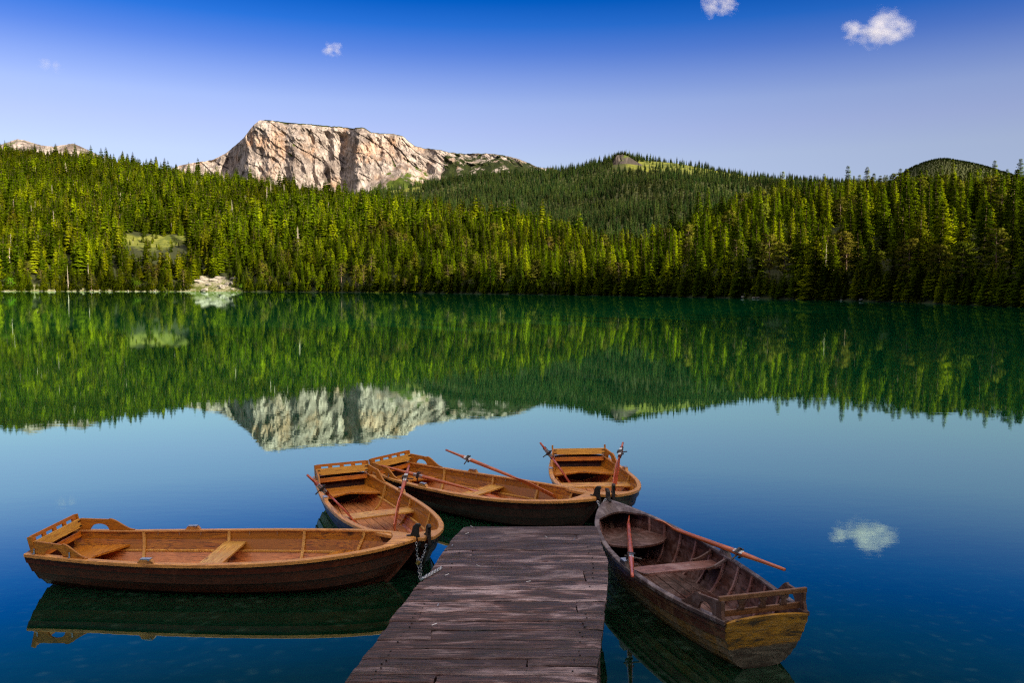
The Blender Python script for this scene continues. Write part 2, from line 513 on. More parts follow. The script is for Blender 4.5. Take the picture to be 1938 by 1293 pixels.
def terrain_h(a, r, L=None):
    ds, r1, r2, r3 = L or layers(a)
    X, Y = r * sin(radians(a)), r * cos(radians(a))
    if r < ds:
        cap = min(14.0, 0.45 + 0.13 * r)
        e = (ds - r)
        d = min(cap, 0.05 + e * 0.22)
        return -d + 0.10 * fbm(X * 0.5, Y * 0.5) * min(1, d)
    g1 = ctab(a, G1)
    if r < r1:
        u = (r - ds) / (r1 - ds)
        bank = 0.7 * min(1, (r - ds) / 4.0)
        nz = fbm(X * 0.008, Y * 0.008, 3.1) * 9 * min(1, u * 5) * min(1.0, (1 - u) * 6 + 0.15)
        return max(bank * 0.7, bank + g1 * (u ** 0.92) * 1.0 + nz * (1 if r > 400 else 0.3))
    g2 = ctab(a, G2)
    if r < r2:
        u = (r - r1) / (r2 - r1)
        dip = 0.35 * min(g1, g2) if g1 > 0 else 10
        nz = fbm(X * 0.004, Y * 0.004, 7.7) * 22 * min(1, u * 5) * min(1.0, (1 - u) * 6)
        return lerp(g1, g2, u ** 1.35) - dip * sin(pi * min(1, u * 1.15)) * (1 if u < 0.87 else 0) + nz
    g3 = ctab(a, G3)
    if r < r3:
        u = (r - r2) / (r3 - r2)
        dip = 90
        return lerp(g2, g3, sm(u)) - dip * sin(pi * u)
    u = (r - r3) / (7000 - r3)
    return lerp(g3, 40, sm(min(1, u * 1.5)))

def hxy(x, y):
    return terrain_h(degrees(atan2(x, y)), sqrt(x * x + y * y))

# zones that carry no trees: (x0,x1,y0,y1) in photo pixels on the ground
def build_terrain():
    azs = []
    a = -180.0
    while a < 180.0:
        azs.append(a)
        a += 0.25 if -36 <= a < 36 else 3.0
    fr = []
    rows = []
    s0 = [0.0, .004, .008, .012, .016, .02, .025, .03, .036, .045, .055, .07, .09, .12, .16, .22, .3, .4, .5, .6, .7, .8, .88, .93, .96, .98, .99, .996, .9995]
    mb = MB()
    n0, n1, n2, n3, n4 = len(s0), 70, 60, 26, 6
    cols = []
    for a in azs:
        L = layers(a)
        ds, r1, r2, r3 = L
        rs = [ds * q for q in s0] + [ds + (r1 - ds) * (i / n1) ** 1.5 for i in range(n1)] + [r1 + (r2 - r1) * i / n2 for i in range(n2)] + [r2 + (r3 - r2) * i / n3 for i in range(n3)] + [r3 + (7000 - r3) * i / n4 for i in range(n4 + 1)]
        cols.append([(r * sin(radians(a)), r * cos(radians(a)), terrain_h(a, r, L)) for r in rs])
    mb.grid(cols, closed_v=True)
    return mb

# terrain material
def terrain_mat():
    m = NT('forest_floor_and_meadow')
    v = m.coords('Object')
    at_ = m.n('ShaderNodeAttribute', attribute_name='cover')
    sp = m.n('ShaderNodeSeparateColor')
    m.l(at_.outputs['Color'], sp.inputs[0])
    n1 = m.noise(v, 0.05, 8, 0.65)
    n2 = m.noise(v, 0.6, 8, 0.7)
    n3 = m.noise(v, 3.0, 8, 0.7)
    soil = m.mix(m.ramp(n2, [(0.35, 0.0), (0.65, 1.0)]), (0.016, 0.024, 0.007), (0.042, 0.046, 0.014))
    grass = m.mix(m.ramp(n2, [(0.35, 0.0), (0.62, 1.0)]), (0.070, 0.105, 0.005), (0.23, 0.23, 0.012))
    grass = m.mix(m.ramp(n1, [(0.44, 0.75), (0.56, 0.0)]), grass, (0.035, 0.055, 0.008))
    rock = m.mix(m.ramp(n3, [(0.35, 0.0), (0.6, 1.0)]), (0.13, 0.12, 0.095), (0.34, 0.31, 0.26))
    col = m.mix(sp.outputs[0], soil, grass)
    rk = m.math('MULTIPLY', sp.outputs[1], m.ramp(m.math('MULTIPLY', m.math('ADD', n2, n1), .5), [(0.46, 0.0), (0.52, 1.0)]))
    col = m.mix(rk, col, rock)
    # lake bed: stones and mud with moss
    gp = m.n('ShaderNodeNewGeometry')
    sx = m.n('ShaderNodeSeparateXYZ'); m.l(gp.outputs['Position'], sx.inputs[0])
    vo = m.n('ShaderNodeTexVoronoi'); vo.inputs['Scale'].default_value = 3.2
    vd = m.noise(v, 1.5, 5, 0.6)
    m.l(v, vo.inputs['Vector'])
    bed = m.mix(m.ramp(vd, [(0.38, 0.0), (0.62, 1.0)]), (0.015, 0.022, 0.016), (0.12, 0.125, 0.09))
    bed = m.mix(m.ramp(vo.outputs['Distance'], [(0.12, 0.9), (0.36, 0.0)]), bed, (0.62, 0.60, 0.48))
    bed = m.mix(m.ramp(n3, [(0.40, 0.7), (0.55, 0.0)]), bed, (0.015, 0.02, 0.012))
    col = m.mix(m.ramp(m.math('ADD', m.math('MULTIPLY', sx.outputs[2], 4.0), 0.5), [(0.4, 1.0), (0.6, 0.0)]), col, bed)
    m.bsdf(col, rough=0.9, spec=0.2, bump=m.math('ADD', n2, m.math('MULTIPLY', n3, 0.3)), bstr=0.6, bdist=0.3)
    return m.mat

def in_ell(px, py, cx, cy, rx, ry, k=0.35, seed=0.0):
    n_ = noise.noise(Vector((px * 0.03, py * 0.05, seed))) * k
    return ((px - cx) / rx) ** 2 + ((py - cy) / ry) ** 2 + n_ < 1.0

def cover_at(x, y, z):
    """(grass, rock) of the ground at a point"""
    r = sqrt(x * x + y * y)
    a = degrees(atan2(x, y))
    if y < 20 or abs(a) > 36:
        return (0.3, 0.0)
    px, py = proj((x, y, z))
    ds, r1, r2, r3 = layers(a)
    if ds * 0.99 < r < ds + 14:
        if px < 460: return (1.0, 0.7)
        if 690 < px < 770: return (1.0, 0.0)
    if r < r1:
        if in_ell(px, py, 300, 456, 78, 14, 1.1): return (1.0, 0.10)
        if in_ell(px, py, 405, 538, 46, 14, 0.8): return (1.0, 1.0)
        return (0.0, 0.0)
    if r < r2 * 1.1:
        if in_ell(px, py, 1248, 312, 66, 15, 0.8) or (1290 < px < 1560 and py < 350 and r > r2 * 0.86): return (0.8, 0.05)
        if 660 < px < 800 and py < 365: return (1.0, 0.05)
        return (0.15, 0.0)
    return (0.12, 0.0)

mb = build_terrain()
ter = mb.build('terrain', terrain_mat(), smooth=True, fixn=False)
tag(ter, kind='structure')
me = ter.data
ca = me.attributes.new('cover', 'FLOAT_COLOR', 'POINT')
vals = []
for v_ in me.vertices:
    g, k = cover_at(*v_.co)
    vals += [g, k, 0.0, 1.0]
ca.data.foreach_set('color', vals)
if me.polygons[0].normal.z < 0:
    me.flip_normals()

# ------------------------------------------------------------------ water
def water_mat():
    m = NT('lake_water')
    v = m.coords('Object')
    w1 = m.noise(m.coords('Object', scale=(1, 2.2, 1)), 2.2, 3, 0.5)
    w2 = m.noise(m.coords('Object', scale=(1, 2.0, 1)), 0.28, 3, 0.5)
    bp = m.n('ShaderNodeBump'); bp.inputs['Strength'].default_value = 0.010; bp.inputs['Distance'].default_value = 0.04
    m.l(w1, bp.inputs['Height'])
    bp2 = m.n('ShaderNodeBump'); bp2.inputs['Strength'].default_value = 0.013; bp2.inputs['Distance'].default_value = 0.06
    m.l(w2, bp2.inputs['Height']); m.l(bp.outputs[0], bp2.inputs['Normal'])
    gl = m.n('ShaderNodeBsdfGlossy'); gl.inputs['Roughness'].default_value = 0.006
    gl.inputs['Color'].default_value = (0.70, 1.0, 0.90, 1)
    m.l(bp2.outputs[0], gl.inputs['Normal'])
    fr = m.n('ShaderNodeFresnel'); fr.inputs['IOR'].default_value = 1.5
    df = m.n('ShaderNodeBsdfDiffuse'); df.inputs['Color'].default_value = (0.0, 0.115, 0.042, 1)
    tr = m.n('ShaderNodeBsdfTransparent'); tr.inputs['Color'].default_value = (0.38, 0.54, 0.50, 1)
    ms = m.n('ShaderNodeMixShader')
    # the farther from the shallow pier end, the deeper the water and the less of the bed shows
    ln = m.n('ShaderNodeVectorMath', operation='LENGTH'); m.l(v, ln.inputs[0])
    m.l(m.ramp(m.math('DIVIDE', ln.outputs['Value'], 100.0), [(0.05, 0.95), (0.085, 0.84), (0.16, 0.5), (0.32, 0.20), (0.8, 0.06)]), ms.inputs[0])
    m.l(df.outputs[0], ms.inputs[1]); m.l(tr.outputs[0], ms.inputs[2])
    mm = m.n('ShaderNodeMixShader')
    fac = m.math('POWER', fr.outputs[0], 0.45, clamp=True)
    m.l(fac, mm.inputs[0]); m.l(ms.outputs[0], mm.inputs[1]); m.l(gl.outputs[0], mm.inputs[2])
    m.l(mm.outputs[0], m.out.inputs['Surface'])
    return m.mat
mb = MB()
azs = [-180 + 4 * i for i in range(90)]
rr_ = [0.0, 5, 15, 50, 120, 300, 700, 1300]
# lake surface stops inside the banks (the bank rises above it)
rows = []
for a in azs:
    ds = layers(a)[0]
    mx = min(900.0, ds + 60)
    rows.append([(mx * q * sin(radians(a)), mx * q * cos(radians(a)), 0.0) for q in (0, .02, .1, .3, .6, 1.0)])
mb.grid(rows, closed_v=True)
wat = mb.build('water', water_mat(), fixn=False)
if wat.data.polygons[5].normal.z < 0: wat.data.flip_normals()
tag(wat, kind='structure')

# ------------------------------------------------------------------ mountain
def rock_mat(name, veg_bias=0.0, warm=1.0, tone=1.0):
    m = NT(name)
    v = m.coords('Object', scale=(1, 1, 1))
    vs = m.coords('Object', scale=(1, 0.6, 0.42))
    n1 = m.noise(vs, 0.012, 10, 0.68, 0.6)
    n2 = m.noise(vs, 0.05, 8, 0.7, 0.3)
    n3 = m.noise(v, 0.006, 6, 0.6)
    n4 = m.noise(v, 0.022, 8, 0.7)
    c = m.mix(m.ramp(n1, [(0.38, 0.0), (0.60, 1.0)]), (0.10 * tone, 0.08 * tone, 0.072 * tone), (0.39 * tone, 0.34 * tone, 0.31 * tone))
    c = m.mix(m.ramp(n3, [(0.52, 0.0), (0.66, 0.52 * warm)]), c, (0.42 * tone, 0.25 * tone, 0.145 * tone))
    c = m.mix(m.ramp(n2, [(0.38, 0.8), (0.49, 0.0)]), c, (0.10, 0.085, 0.078))
    vk = m.n('ShaderNodeTexVoronoi'); vk.feature = 'DISTANCE_TO_EDGE'; vk.inputs['Scale'].default_value = 1.0
    ds_ = m.n('ShaderNodeVectorMath', operation='ADD')
    m.l(m.coords('Object', scale=(.020, .020, .0075), rot=(0, .35, 0)), ds_.inputs[0])
    nc_ = m.n('ShaderNodeTexNoise'); nc_.inputs['Scale'].default_value = .03; nc_.inputs['Detail'].default_value = 5; m.l(v, nc_.inputs['Vector'])
    m.l(nc_.outputs['Color'], ds_.inputs[1]); m.l(ds_.outputs[0], vk.inputs['Vector'])
    crk = m.ramp(vk.outputs['Distance'], [(0.0, 1.0), (0.07, 0.0)])
    c = m.mix(m.math('MULTIPLY', crk, .32), c, (0.035, 0.03, 0.028))
    g = m.mix(m.ramp(n4, [(0.4, 0.0), (0.6, 1.0)]), (0.02, 0.034, 0.006), (0.07, 0.10, 0.012))
    at_ = m.n('ShaderNodeAttribute', attribute_name='veg')
    dk_ = m.n('ShaderNodeAttribute', attribute_name='dwarf')
    g = m.mix(dk_.outputs['Fac'], g, m.mix(m.ramp(n2, [(.35, 0.), (.6, 1.)]), (.006, .011, .003), (.022, .030, .007)))
    geo = m.n('ShaderNodeNewGeometry')
    sx = m.n('ShaderNodeSeparateXYZ'); m.l(geo.outputs['True Normal'], sx.inputs[0])
    f = m.math('ADD', m.math('ADD', at_.outputs['Fac'], m.math('MULTIPLY', m.math('SUBTRACT', n4, 0.5), 1.3)), veg_bias)
    f = m.ramp(f, [(0.46, 0.0), (0.54, 1.0)])
    c = m.mix(f, c, g)
    m.bsdf(c, rough=0.95, spec=0.1, bump=m.math('SUBTRACT', m.math('ADD', n1, m.math('MULTIPLY', n2, 0.9)), m.math('MULTIPLY', crk, .8)), bstr=0.7, bdist=5.0)
    return m.mat

MESA_D = 4400.0
MSKY = [(300, 330), (340, 313), (365, 308), (400, 303), (420, 294), (432, 286), (445, 275), (460, 262), (470, 249), (480, 236), (492, 227), (510, 227), (530, 230), (560, 233), (590, 235), (620, 238), (650, 240), (668, 243), (682, 240), (692, 243), (702, 250), (720, 252), (745, 253), (762, 257), (772, 266), (785, 276), (800, 280), (830, 283), (850, 288), (880, 291), (905, 290), (935, 291), (955, 294), (980, 300), (1000, 308), (1015, 315), (1030, 318), (1045, 317), (1060, 324), (1100, 345)]
MBASE = [(300, 350), (430, 345), (500, 352), (600, 358), (650, 362), (690, 354), (715, 338), (740, 322), (765, 318), (800, 328), (835, 330), (850, 322), (900, 315), (960, 312), (1000, 318), (1100, 350)]
VEGX = [(300, 0.35), (420, 0.30), (450, 0.12), (700, 0.12), (800, 0.14), (832, 0.18), (842, 0.43), (1100, 0.50)]
def build_mesa():
    mb = MB()
    cols, vegs, dwarf = [], [], []
    nx = 640
    for i in range(nx + 1):
        px = lerp(300, 1100, i / nx)
        ys, yb = tab(px, MSKY), tab(px, MBASE)
        ys += 1.2 * noise.noise(Vector((px * 0.13, 0, 0))) + 0.8 * noise.noise(Vector((px * 0.5, 3, 0)))
        if yb < ys + 3: yb = ys + 3
        # large buttresses in plan
        but = 90 * noise.noise(Vector((px * 0.022, 1.3, 0))) + 45 * noise.noise(Vector((px * 0.06, 2.3, 0)))
        but += 150 * exp(-((px - 690) / 26.0) ** 2)                 # the pillar in front
        but -= 55 * exp(-((px - 655) / 14.0) ** 2)
        edge = sm((px - 420) / 70.0)
        back = (1 - edge) * 420                                     # left shoulder turns away
        Dt = MESA_D + back - but * 0.9
        top = at_y(px, ys, Dt)
        Db = Dt - 170
        bot = at_y(px, yb, Db)
        foot = at_y(px, 420, Db - 650)
        col, vg = [], []
        # scree / meadow slope
        for k in range(26):
            s_ = k / 26
            p = foot.lerp(bot, s_)
            p = p + Vector((0, 0, -60 * sin(pi * s_) * (1 - 0.3 * s_)))
            n_ = fbm(p.x * 0.01, p.y * 0.01, 1.0)
            p.z += n_ * 16 * sin(pi * s_)
            col.append(p); vg.append(0.62 + 0.2 * noise.noise(Vector((p.x * 0.02, p.z * 0.03, 5))) - (0.25 if px < 835 else 0.05) * sm((s_ - 0.8) / 0.2))
        nc = 84
        vx = tab(px, VEGX)
        for k in range(nc):
            s_ = k / (nc - 1)
            p = bot.lerp(top, s_)
            prof = (s_ - s_ ** 1.5) * 150                             # steeper towards the top
            q = Vector((p.x, 0, p.z))
            rid = 0.0
            amp = 1.0
            fr_ = 1.0
            for o_ in range(6):
                n_ = noise.noise(Vector((q.x * 0.0060 * fr_ + q.z * 0.0030 * fr_ + 0.9 * noise.noise(Vector((q.x * .004, 1, q.z * .006))), 4.0 + o_, q.z * 0.0036 * fr_)))
                rid += (1 - (abs(n_) * 2.0) ** .8 * 1.25) * amp
                amp *= 0.50; fr_ *= 2.1
            ledge = noise.noise(Vector((q.x * 0.004, 9.0, q.z * 0.028))) * 14
            env = min(1.0, s_ * 5) * min(1.0, (1 - s_) * 14 + 0.05)
            dg = (q.x * .75 + q.z) * .011 + .7 * noise.noise(Vector((q.x * .005, 2, q.z * .008)))
            ledge += 26 * ((dg - floor(dg)) - .5) * (0.5 + 0.5 * noise.noise(Vector((q.x * .006, 5, q.z * .01))))
            y = p.y + prof - (rid - 0.6) * 52 * env + ledge * env
            z = p.z
            col.append(Vector((p.x * (y / p.y), y, CH + (z - CH) * (y / p.y))))
            g = vx + 0.30 * sm(((dg - floor(dg)) - .78) / .15) * (1 if 520 < px < 830 else .3) * (0.4 + noise.noise(Vector((q.x * .01, 6, q.z * .015))))
            if 520 < px < 560 or 610 < px < 640: g += 0.14
            if px > 700: g += 0.18 * (1 - s_)
            if s_ > 0.985 and px > 495: g += 0.5
            vg.append(g)
        # plateau and back
        tp = col[-1]
        for k in range(1, 8):
            p = Vector((tp.x, tp.y + 60 * k ** 1.4, tp.z - 3.0 * k ** 2.0 - 6 * k + 4 * noise.noise(Vector((px * 0.05, k, 0)))))
            col.append(p); vg.append(0.9)
        p = Vector((tp.x, tp.y + 2200, -40)); col.append(p); vg.append(0.9)
        cols.append(col); vegs += vg
        dwarf += [0.25 + 0.75 * sm((px - 800) / 40.0) if k_ < 26 else (1.0 if (px > 820 or k_ > 26 + nc * 0.97) else 0.35) for k_ in range(len(col))]
    mb.grid(cols)
    o = mb.build('mountain', rock_mat('limestone_cliff'), fixn=False)
    a = o.data.attributes.new('veg', 'FLOAT', 'POINT')
    a.data.foreach_set('value', vegs)
    dv = o.data.attributes.new('dwarf', 'FLOAT', 'POINT')
    dv.data.foreach_set('value', dwarf)
    tag(o, kind='structure')
    return o
build_mesa()

def build_ridge(name, pts, D, depth, veg, seed):
    """a far rocky ridge or crag with a real slope in front of and behind its crest"""
    mb = MB(); cols = []; vegs = []
    x0, x1 = pts[0][0], pts[-1][0]
    nx = int((x1 - x0) * 1.6) + 8
    for i in range(nx + 1):
        px = lerp(x0, x1, i / nx)
        ys = tab(px, pts) + 0.9 * noise.noise(Vector((px * 0.25, seed, 0)))
        top = at_y(px, ys, D)
        base = at_y(px, pts[0][1] + 30, D - depth)
        col = []
        for k in range(30):
            s_ = k / 29
            p = base.lerp(top, s_)
            n_ = fbm(p.x * 0.012, p.z * 0.02, seed, 5)
            y = p.y - n_ * 0.16 * depth * sin(pi * min(1, s_ * 1.02)) + 0.25 * depth * (s_ - s_ ** 2)
            col.append(Vector((p.x, y, p.z)))
            vegs.append(veg + 0.15 * noise.noise(Vector((p.x * 0.01, p.z * 0.02, seed))))
        for k in range(1, 5):
            col.append(Vector((top.x, top.y + depth * 0.5 * k, top.z - (top.z - base.z) * 0.12 * k * k)))
            vegs.append(0.8)
        cols.append(col)
    mb.grid(cols)
    o = mb.build(name, rock_mat(name + '_rock', warm=0.0, tone=.12 if name == 'crag' else .95), fixn=False)  # low crag tone puts its shade into the rock colour
    a = o.data.attributes.new('veg', 'FLOAT', 'POINT')
    a.data.foreach_set('value', vegs)
    tag(o, kind='structure')
    return o
build_ridge('rocky_hill', [(-40, 289), (0, 274), (15, 269), (32, 263), (46, 265), (62, 270), (80, 275), (100, 277), (120, 274), (138, 271), (150, 276), (165, 285), (190, 297), (230, 311)], 3600.0, 500.0, 0.36, 2.0)
build_ridge('crag', [(1154, 322), (1160, 304), (1166, 294), (1178, 292), (1190, 296), (1202, 304), (1214, 311), (1224, 324)], 1880.0, 60.0, 0.40, 6.0)

# ------------------------------------------------------------------ trees
def foliage_mat(name, stops, trans=0.22, up=0.40, radial=0.72):
    m = NT(name)
    oi = m.n('ShaderNodeObjectInfo')
    v = m.coords('Object')
    n1 = m.noise(v, 0.35, 3, 0.6)
    n2 = m.noise(v, 2.2, 4, 0.6)
    c = m.ramp(oi.outputs['Random'], stops)
    # stands differ from one part of the wood to the next
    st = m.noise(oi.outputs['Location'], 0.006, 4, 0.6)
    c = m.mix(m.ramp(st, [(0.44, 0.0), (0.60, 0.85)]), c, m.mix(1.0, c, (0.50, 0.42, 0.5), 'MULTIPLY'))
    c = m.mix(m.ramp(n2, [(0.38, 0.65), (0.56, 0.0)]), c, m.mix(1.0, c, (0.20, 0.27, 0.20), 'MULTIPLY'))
    c = m.mix(m.ramp(n1, [(0.45, 0.0), (0.7, 0.5)]), c, m.mix(1.0, c, (1.5, 1.3, 0.9), 'MULTIPLY'))
    # leaf clusters take the direction of the crown's surface
    sx = m.n('ShaderNodeSeparateXYZ'); m.l(v, sx.inputs[0])
    cb = m.n('ShaderNodeCombineXYZ'); m.l(sx.outputs[0], cb.inputs[0]); m.l(sx.outputs[1], cb.inputs[1])
    nn = m.n('ShaderNodeVectorMath', operation='NORMALIZE'); m.l(cb.outputs[0], nn.inputs[0])
    ad = m.n('ShaderNodeVectorMath', operation='ADD'); m.l(nn.outputs[0], ad.inputs[0]); ad.inputs[1].default_value = (0, 0, up)
    vt = m.n('ShaderNodeVectorTransform', vector_type='VECTOR', convert_from='OBJECT', convert_to='WORLD'); m.l(ad.outputs[0], vt.inputs[0])
    n3 = m.n('ShaderNodeVectorMath', operation='NORMALIZE'); m.l(vt.outputs[0], n3.inputs[0])
    ge = m.n('ShaderNodeNewGeometry')
    sc3 = m.n('ShaderNodeVectorMath', operation='SCALE'); m.l(n3.outputs[0], sc3.inputs[0]); sc3.inputs['Scale'].default_value = radial
    sc4 = m.n('ShaderNodeVectorMath', operation='SCALE'); m.l(ge.outputs['Normal'], sc4.inputs[0]); sc4.inputs['Scale'].default_value = 1 - radial
    a2 = m.n('ShaderNodeVectorMath', operation='ADD'); m.l(sc3.outputs[0], a2.inputs[0]); m.l(sc4.outputs[0], a2.inputs[1])
    nf = m.n('ShaderNodeVectorMath', operation='NORMALIZE'); m.l(a2.outputs[0], nf.inputs[0])
    df = m.n('ShaderNodeBsdfDiffuse'); m.l(c, df.inputs[0]); m.l(nf.outputs[0], df.inputs['Normal'])
    tl = m.n('ShaderNodeBsdfTranslucent')
    m.l(m.mix(1.0, c, (1.3, 1.35, 0.4), 'MULTIPLY'), tl.inputs[0])
    ms = m.n('ShaderNodeMixShader'); ms.inputs[0].default_value = trans
    m.l(df.outputs[0], ms.inputs[1]); m.l(tl.outputs[0], ms.inputs[2])
    m.l(ms.outputs[0], m.out.inputs['Surface'])
    return m.mat
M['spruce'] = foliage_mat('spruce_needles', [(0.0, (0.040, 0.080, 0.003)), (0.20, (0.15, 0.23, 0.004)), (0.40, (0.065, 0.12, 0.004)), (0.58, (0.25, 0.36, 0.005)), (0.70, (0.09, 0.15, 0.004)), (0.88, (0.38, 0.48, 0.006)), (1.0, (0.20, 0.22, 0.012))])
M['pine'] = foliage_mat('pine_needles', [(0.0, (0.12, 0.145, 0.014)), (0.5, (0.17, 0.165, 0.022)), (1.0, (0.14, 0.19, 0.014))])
M['far'] = foliage_mat('distant_needles', [(0.0, (0.026, 0.070, 0.022)), (0.5, (0.068, 0.130, 0.034)), (1.0, (0.115, 0.165, 0.038))], 0.2)  # bluish cast stands in for distance haze, mixed into the needle colour
M['leaf'] = foliage_mat('broad_leaves', [(0.0, (0.10, 0.26, 0.008)), (1.0, (0.16, 0.32, 0.015))], 0.4)
def bark(name, c1, c2):
    m = NT(name)
    n_ = m.noise(m.coords('Object', (6, 6, 0.8)), 1.5, 6)
    m.bsdf(m.mix(m.ramp(n_, [(0.35, 0.0), (0.65, 1.0)]), c1, c2), rough=0.9, spec=0.15)
    return m.mat
M['bark'] = bark('spruce_bark', (0.07, 0.045, 0.03), (0.20, 0.14, 0.10))
M['dead'] = bark('bleached_dead_wood', (0.26, 0.22, 0.17), (0.50, 0.44, 0.36))

def trunk_mb(h, r, bare=False, rnd=None, n=7):
    mb = MB()
    lean = Vector((rnd.uniform(-.02, .02), rnd.uniform(-.02, .02), 0)) * h
    pts = [Vector((0, 0, -0.6)) + lean * 0] + [Vector((lean.x * s * s, lean.y * s * s, h * s)) for s in (0.05, .25, .5, .75, .97)]
    mb.tube(pts, [r * 1.2, r, r * .8, r * .55, r * .3, r * .06], n)
    return mb, lean

def spruce(h, rb, levels, seed, fine=1, droop=0.25, gap=0.12, ragged=0.3):
    rnd = random.Random(seed)
    tb, lean = trunk_mb(h, h * 0.011 + 0.04, rnd=rnd, n=6 if fine else 4)
    mb = MB()
    for i in range(levels):
        zf = gap + (0.985 - gap) * max(0.0, (i + rnd.uniform(-.3, .3)) / (levels - 1)) ** 0.86
        zf = min(0.985, max(gap * 0.8, zf))
        base = (1 - zf) ** 0.72
        if zf < gap + 0.10: base *= 0.80 + 1.8 * (zf - gap)
        R = rb * base * rnd.uniform(1 - ragged, 1.12) + 0.22
        nb = rnd.randint(7, 10) if fine else rnd.randint(6, 8)
        a0 = rnd.uniform(0, 2 * pi)
        c = Vector((lean.x * zf * zf, lean.y * zf * zf, h * zf))
        for b in range(nb):
            if rnd.random() < 0.10: continue
            a = a0 + 2 * pi * b / nb + rnd.uniform(-.25, .25)
            r = R * rnd.uniform(0.62, 1.12)
            d = Vector((cos(a), sin(a), 0)); t = Vector((-sin(a), cos(a), 0))
            dz = -droop * r * rnd.uniform(0.5, 1.5) if zf < .8 else r * rnd.uniform(-.1, .5)
            tip = c + d * r + Vector((0, 0, dz))
            if not fine:
                w = r * rnd.uniform(.32, .5)
                m_ = c.lerp(tip, .6)
                mb.poly([c, m_ + t * w + Vector((0, 0, -.12 * r)), tip, m_ - t * w + Vector((0, 0, .02 * r))])
                mb.poly([c + Vector((0, 0, .02)), m_ + Vector((0, 0, .12 * r)), tip, m_ + Vector((0, 0, -.30 * r))])
                continue
            # sprays along the branch
            ns = max(3, int(r / 0.42))
            for k in range(ns):
                s = (k + 0.7 + rnd.uniform(-.2, .2)) / (ns + 0.2)
                q = c + d * (r * s) + Vector((0, 0, dz * s ** 1.5 + 0.10 * r * sin(pi * s)))
                w = (0.20 + 0.30 * r * (1 - s * 0.65)) * rnd.uniform(.7, 1.2)
                for sg in (-1, 1):
                    e = q + t * (sg * w) + d * rnd.uniform(0.05, .35) * w + Vector((0, 0, -w * rnd.uniform(.15, .6)))
                    o1 = d * (0.17 + .05 * r) * rnd.uniform(.7, 1.3)
                    mb.poly([q - o1 * .6, q + o1, e + o1 * .35 * rnd.uniform(.3, 1), e - o1 * .4])
                if rnd.random() < .7:
                    mb.poly([q - d * .18, q + d * .22, q + d * .08 + t * rnd.uniform(-.1, .1) + Vector((0, 0, -rnd.uniform(.25, .6) * (0.4 + .25 * r)))])
    # leader
    top = Vector((lean.x, lean.y, h))
    for k in range(4):
        a = k * pi / 4 + .3
        t = Vector((cos(a), sin(a), 0))
        mb.poly([top + Vector((0, 0, .25)), top + t * .10 + Vector((0, 0, -.5)), top - t * .10 + Vector((0, 0, -.5))])
    return tb, mb

def pine(h, rb, seed):
    rnd = random.Random(seed)
    tb, lean = trunk_mb(h, h * 0.012 + 0.05, rnd=rnd)
    mb = MB()
    nb = 34
    for b in range(nb):
        zf = 0.30 + 0.69 * (b / nb) ** .9
        a = b * 2.4 + rnd.uniform(-.5, .5)
        prof = sin(pi * min(1, (zf - .2) / .85)) ** .7
        r = rb * prof * rnd.uniform(.55, 1.15) + .2
        d = Vector((cos(a), sin(a), 0))
        c = Vector((lean.x * zf * zf, lean.y * zf * zf, h * zf))
        tip = c + d * r + Vector((0, 0, r * rnd.uniform(.0, .35)))
        tb.tube([c, c.lerp(tip, .5) + Vector((0, 0, -.05 * r)), tip], [.06, .045, .02], 4)
        for k in range(3):
            q0 = c.lerp(tip, rnd.uniform(.5, 1.0)) + Vector((rnd.uniform(-.4, .4), rnd.uniform(-.4, .4), rnd.uniform(0, .3)))
            cr_ = rnd.uniform(.5, .95)
            for j in range(20):
                o = Vector((rnd.gauss(0, .5), rnd.gauss(0, .5), rnd.gauss(0, .28))) * cr_
                u = Vector((rnd.uniform(-1, 1), rnd.uniform(-1, 1), rnd.uniform(-.3, .6))).normalized() * rnd.uniform(.2, .4)
                w = u.cross(Vector((rnd.uniform(-1, 1), rnd.uniform(-1, 1), rnd.uniform(-1, 1)))).normalized() * rnd.uniform(.10, .2)
                p = q0 + o
                mb.poly([p - u, p + w, p + u, p - w])
    return tb, mb

def broadleaf(h, rb, seed):
    rnd = random.Random(seed)
    tb, lean = trunk_mb(h * .8, h * 0.018 + 0.03, rnd=rnd)
    mb = MB()
    for b in range(26):
        zf = rnd.uniform(.12, .95)
        a = b * 2.4
        prof = sin(pi * min(1, zf * .95 + .05)) ** .6
        q0 = Vector((cos(a), sin(a), 0)) * rb * prof * rnd.uniform(.3, 1) + Vector((0, 0, h * zf))
        tb.tube([Vector((0, 0, h * zf * .6)), q0], [.05, .015], 4)
        for j in range(34):
            o = Vector((rnd.gauss(0, .5), rnd.gauss(0, .5), rnd.gauss(0, .42))) * rb * .42
            u = Vector((rnd.uniform(-1, 1), rnd.uniform(-1, 1), rnd.uniform(-.6, .6))).normalized() * rnd.uniform(.10, .26)
            w = u.cross(Vector((rnd.uniform(-1, 1), rnd.uniform(-1, 1), rnd.uniform(-1, 1)))).normalized() * rnd.uniform(.08, .16)
            p = q0 + o
            if p.z < .1: p.z = .1
            mb.poly([p - u, p + w, p + u, p - w])
    return tb, mb

def snag(h, seed):
    rnd = random.Random(seed)
    tb, lean = trunk_mb(h, h * 0.016 + 0.06, rnd=rnd)
    for b in range(30):
        zf = rnd.uniform(.2, .95)
        a = rnd.uniform(0, 2 * pi)
        r = (1 - zf) * 2.6 * rnd.uniform(.4, 1) + .3
        c = Vector((lean.x * zf * zf, lean.y * zf * zf, h * zf))
        tip = c + Vector((cos(a) * r, sin(a) * r, r * rnd.uniform(-.4, .2)))
        tb.tube([c, c.lerp(tip, .5) + Vector((0, 0, .06 * r)), tip], [.07, .05, .02], 4)
    return tb, None

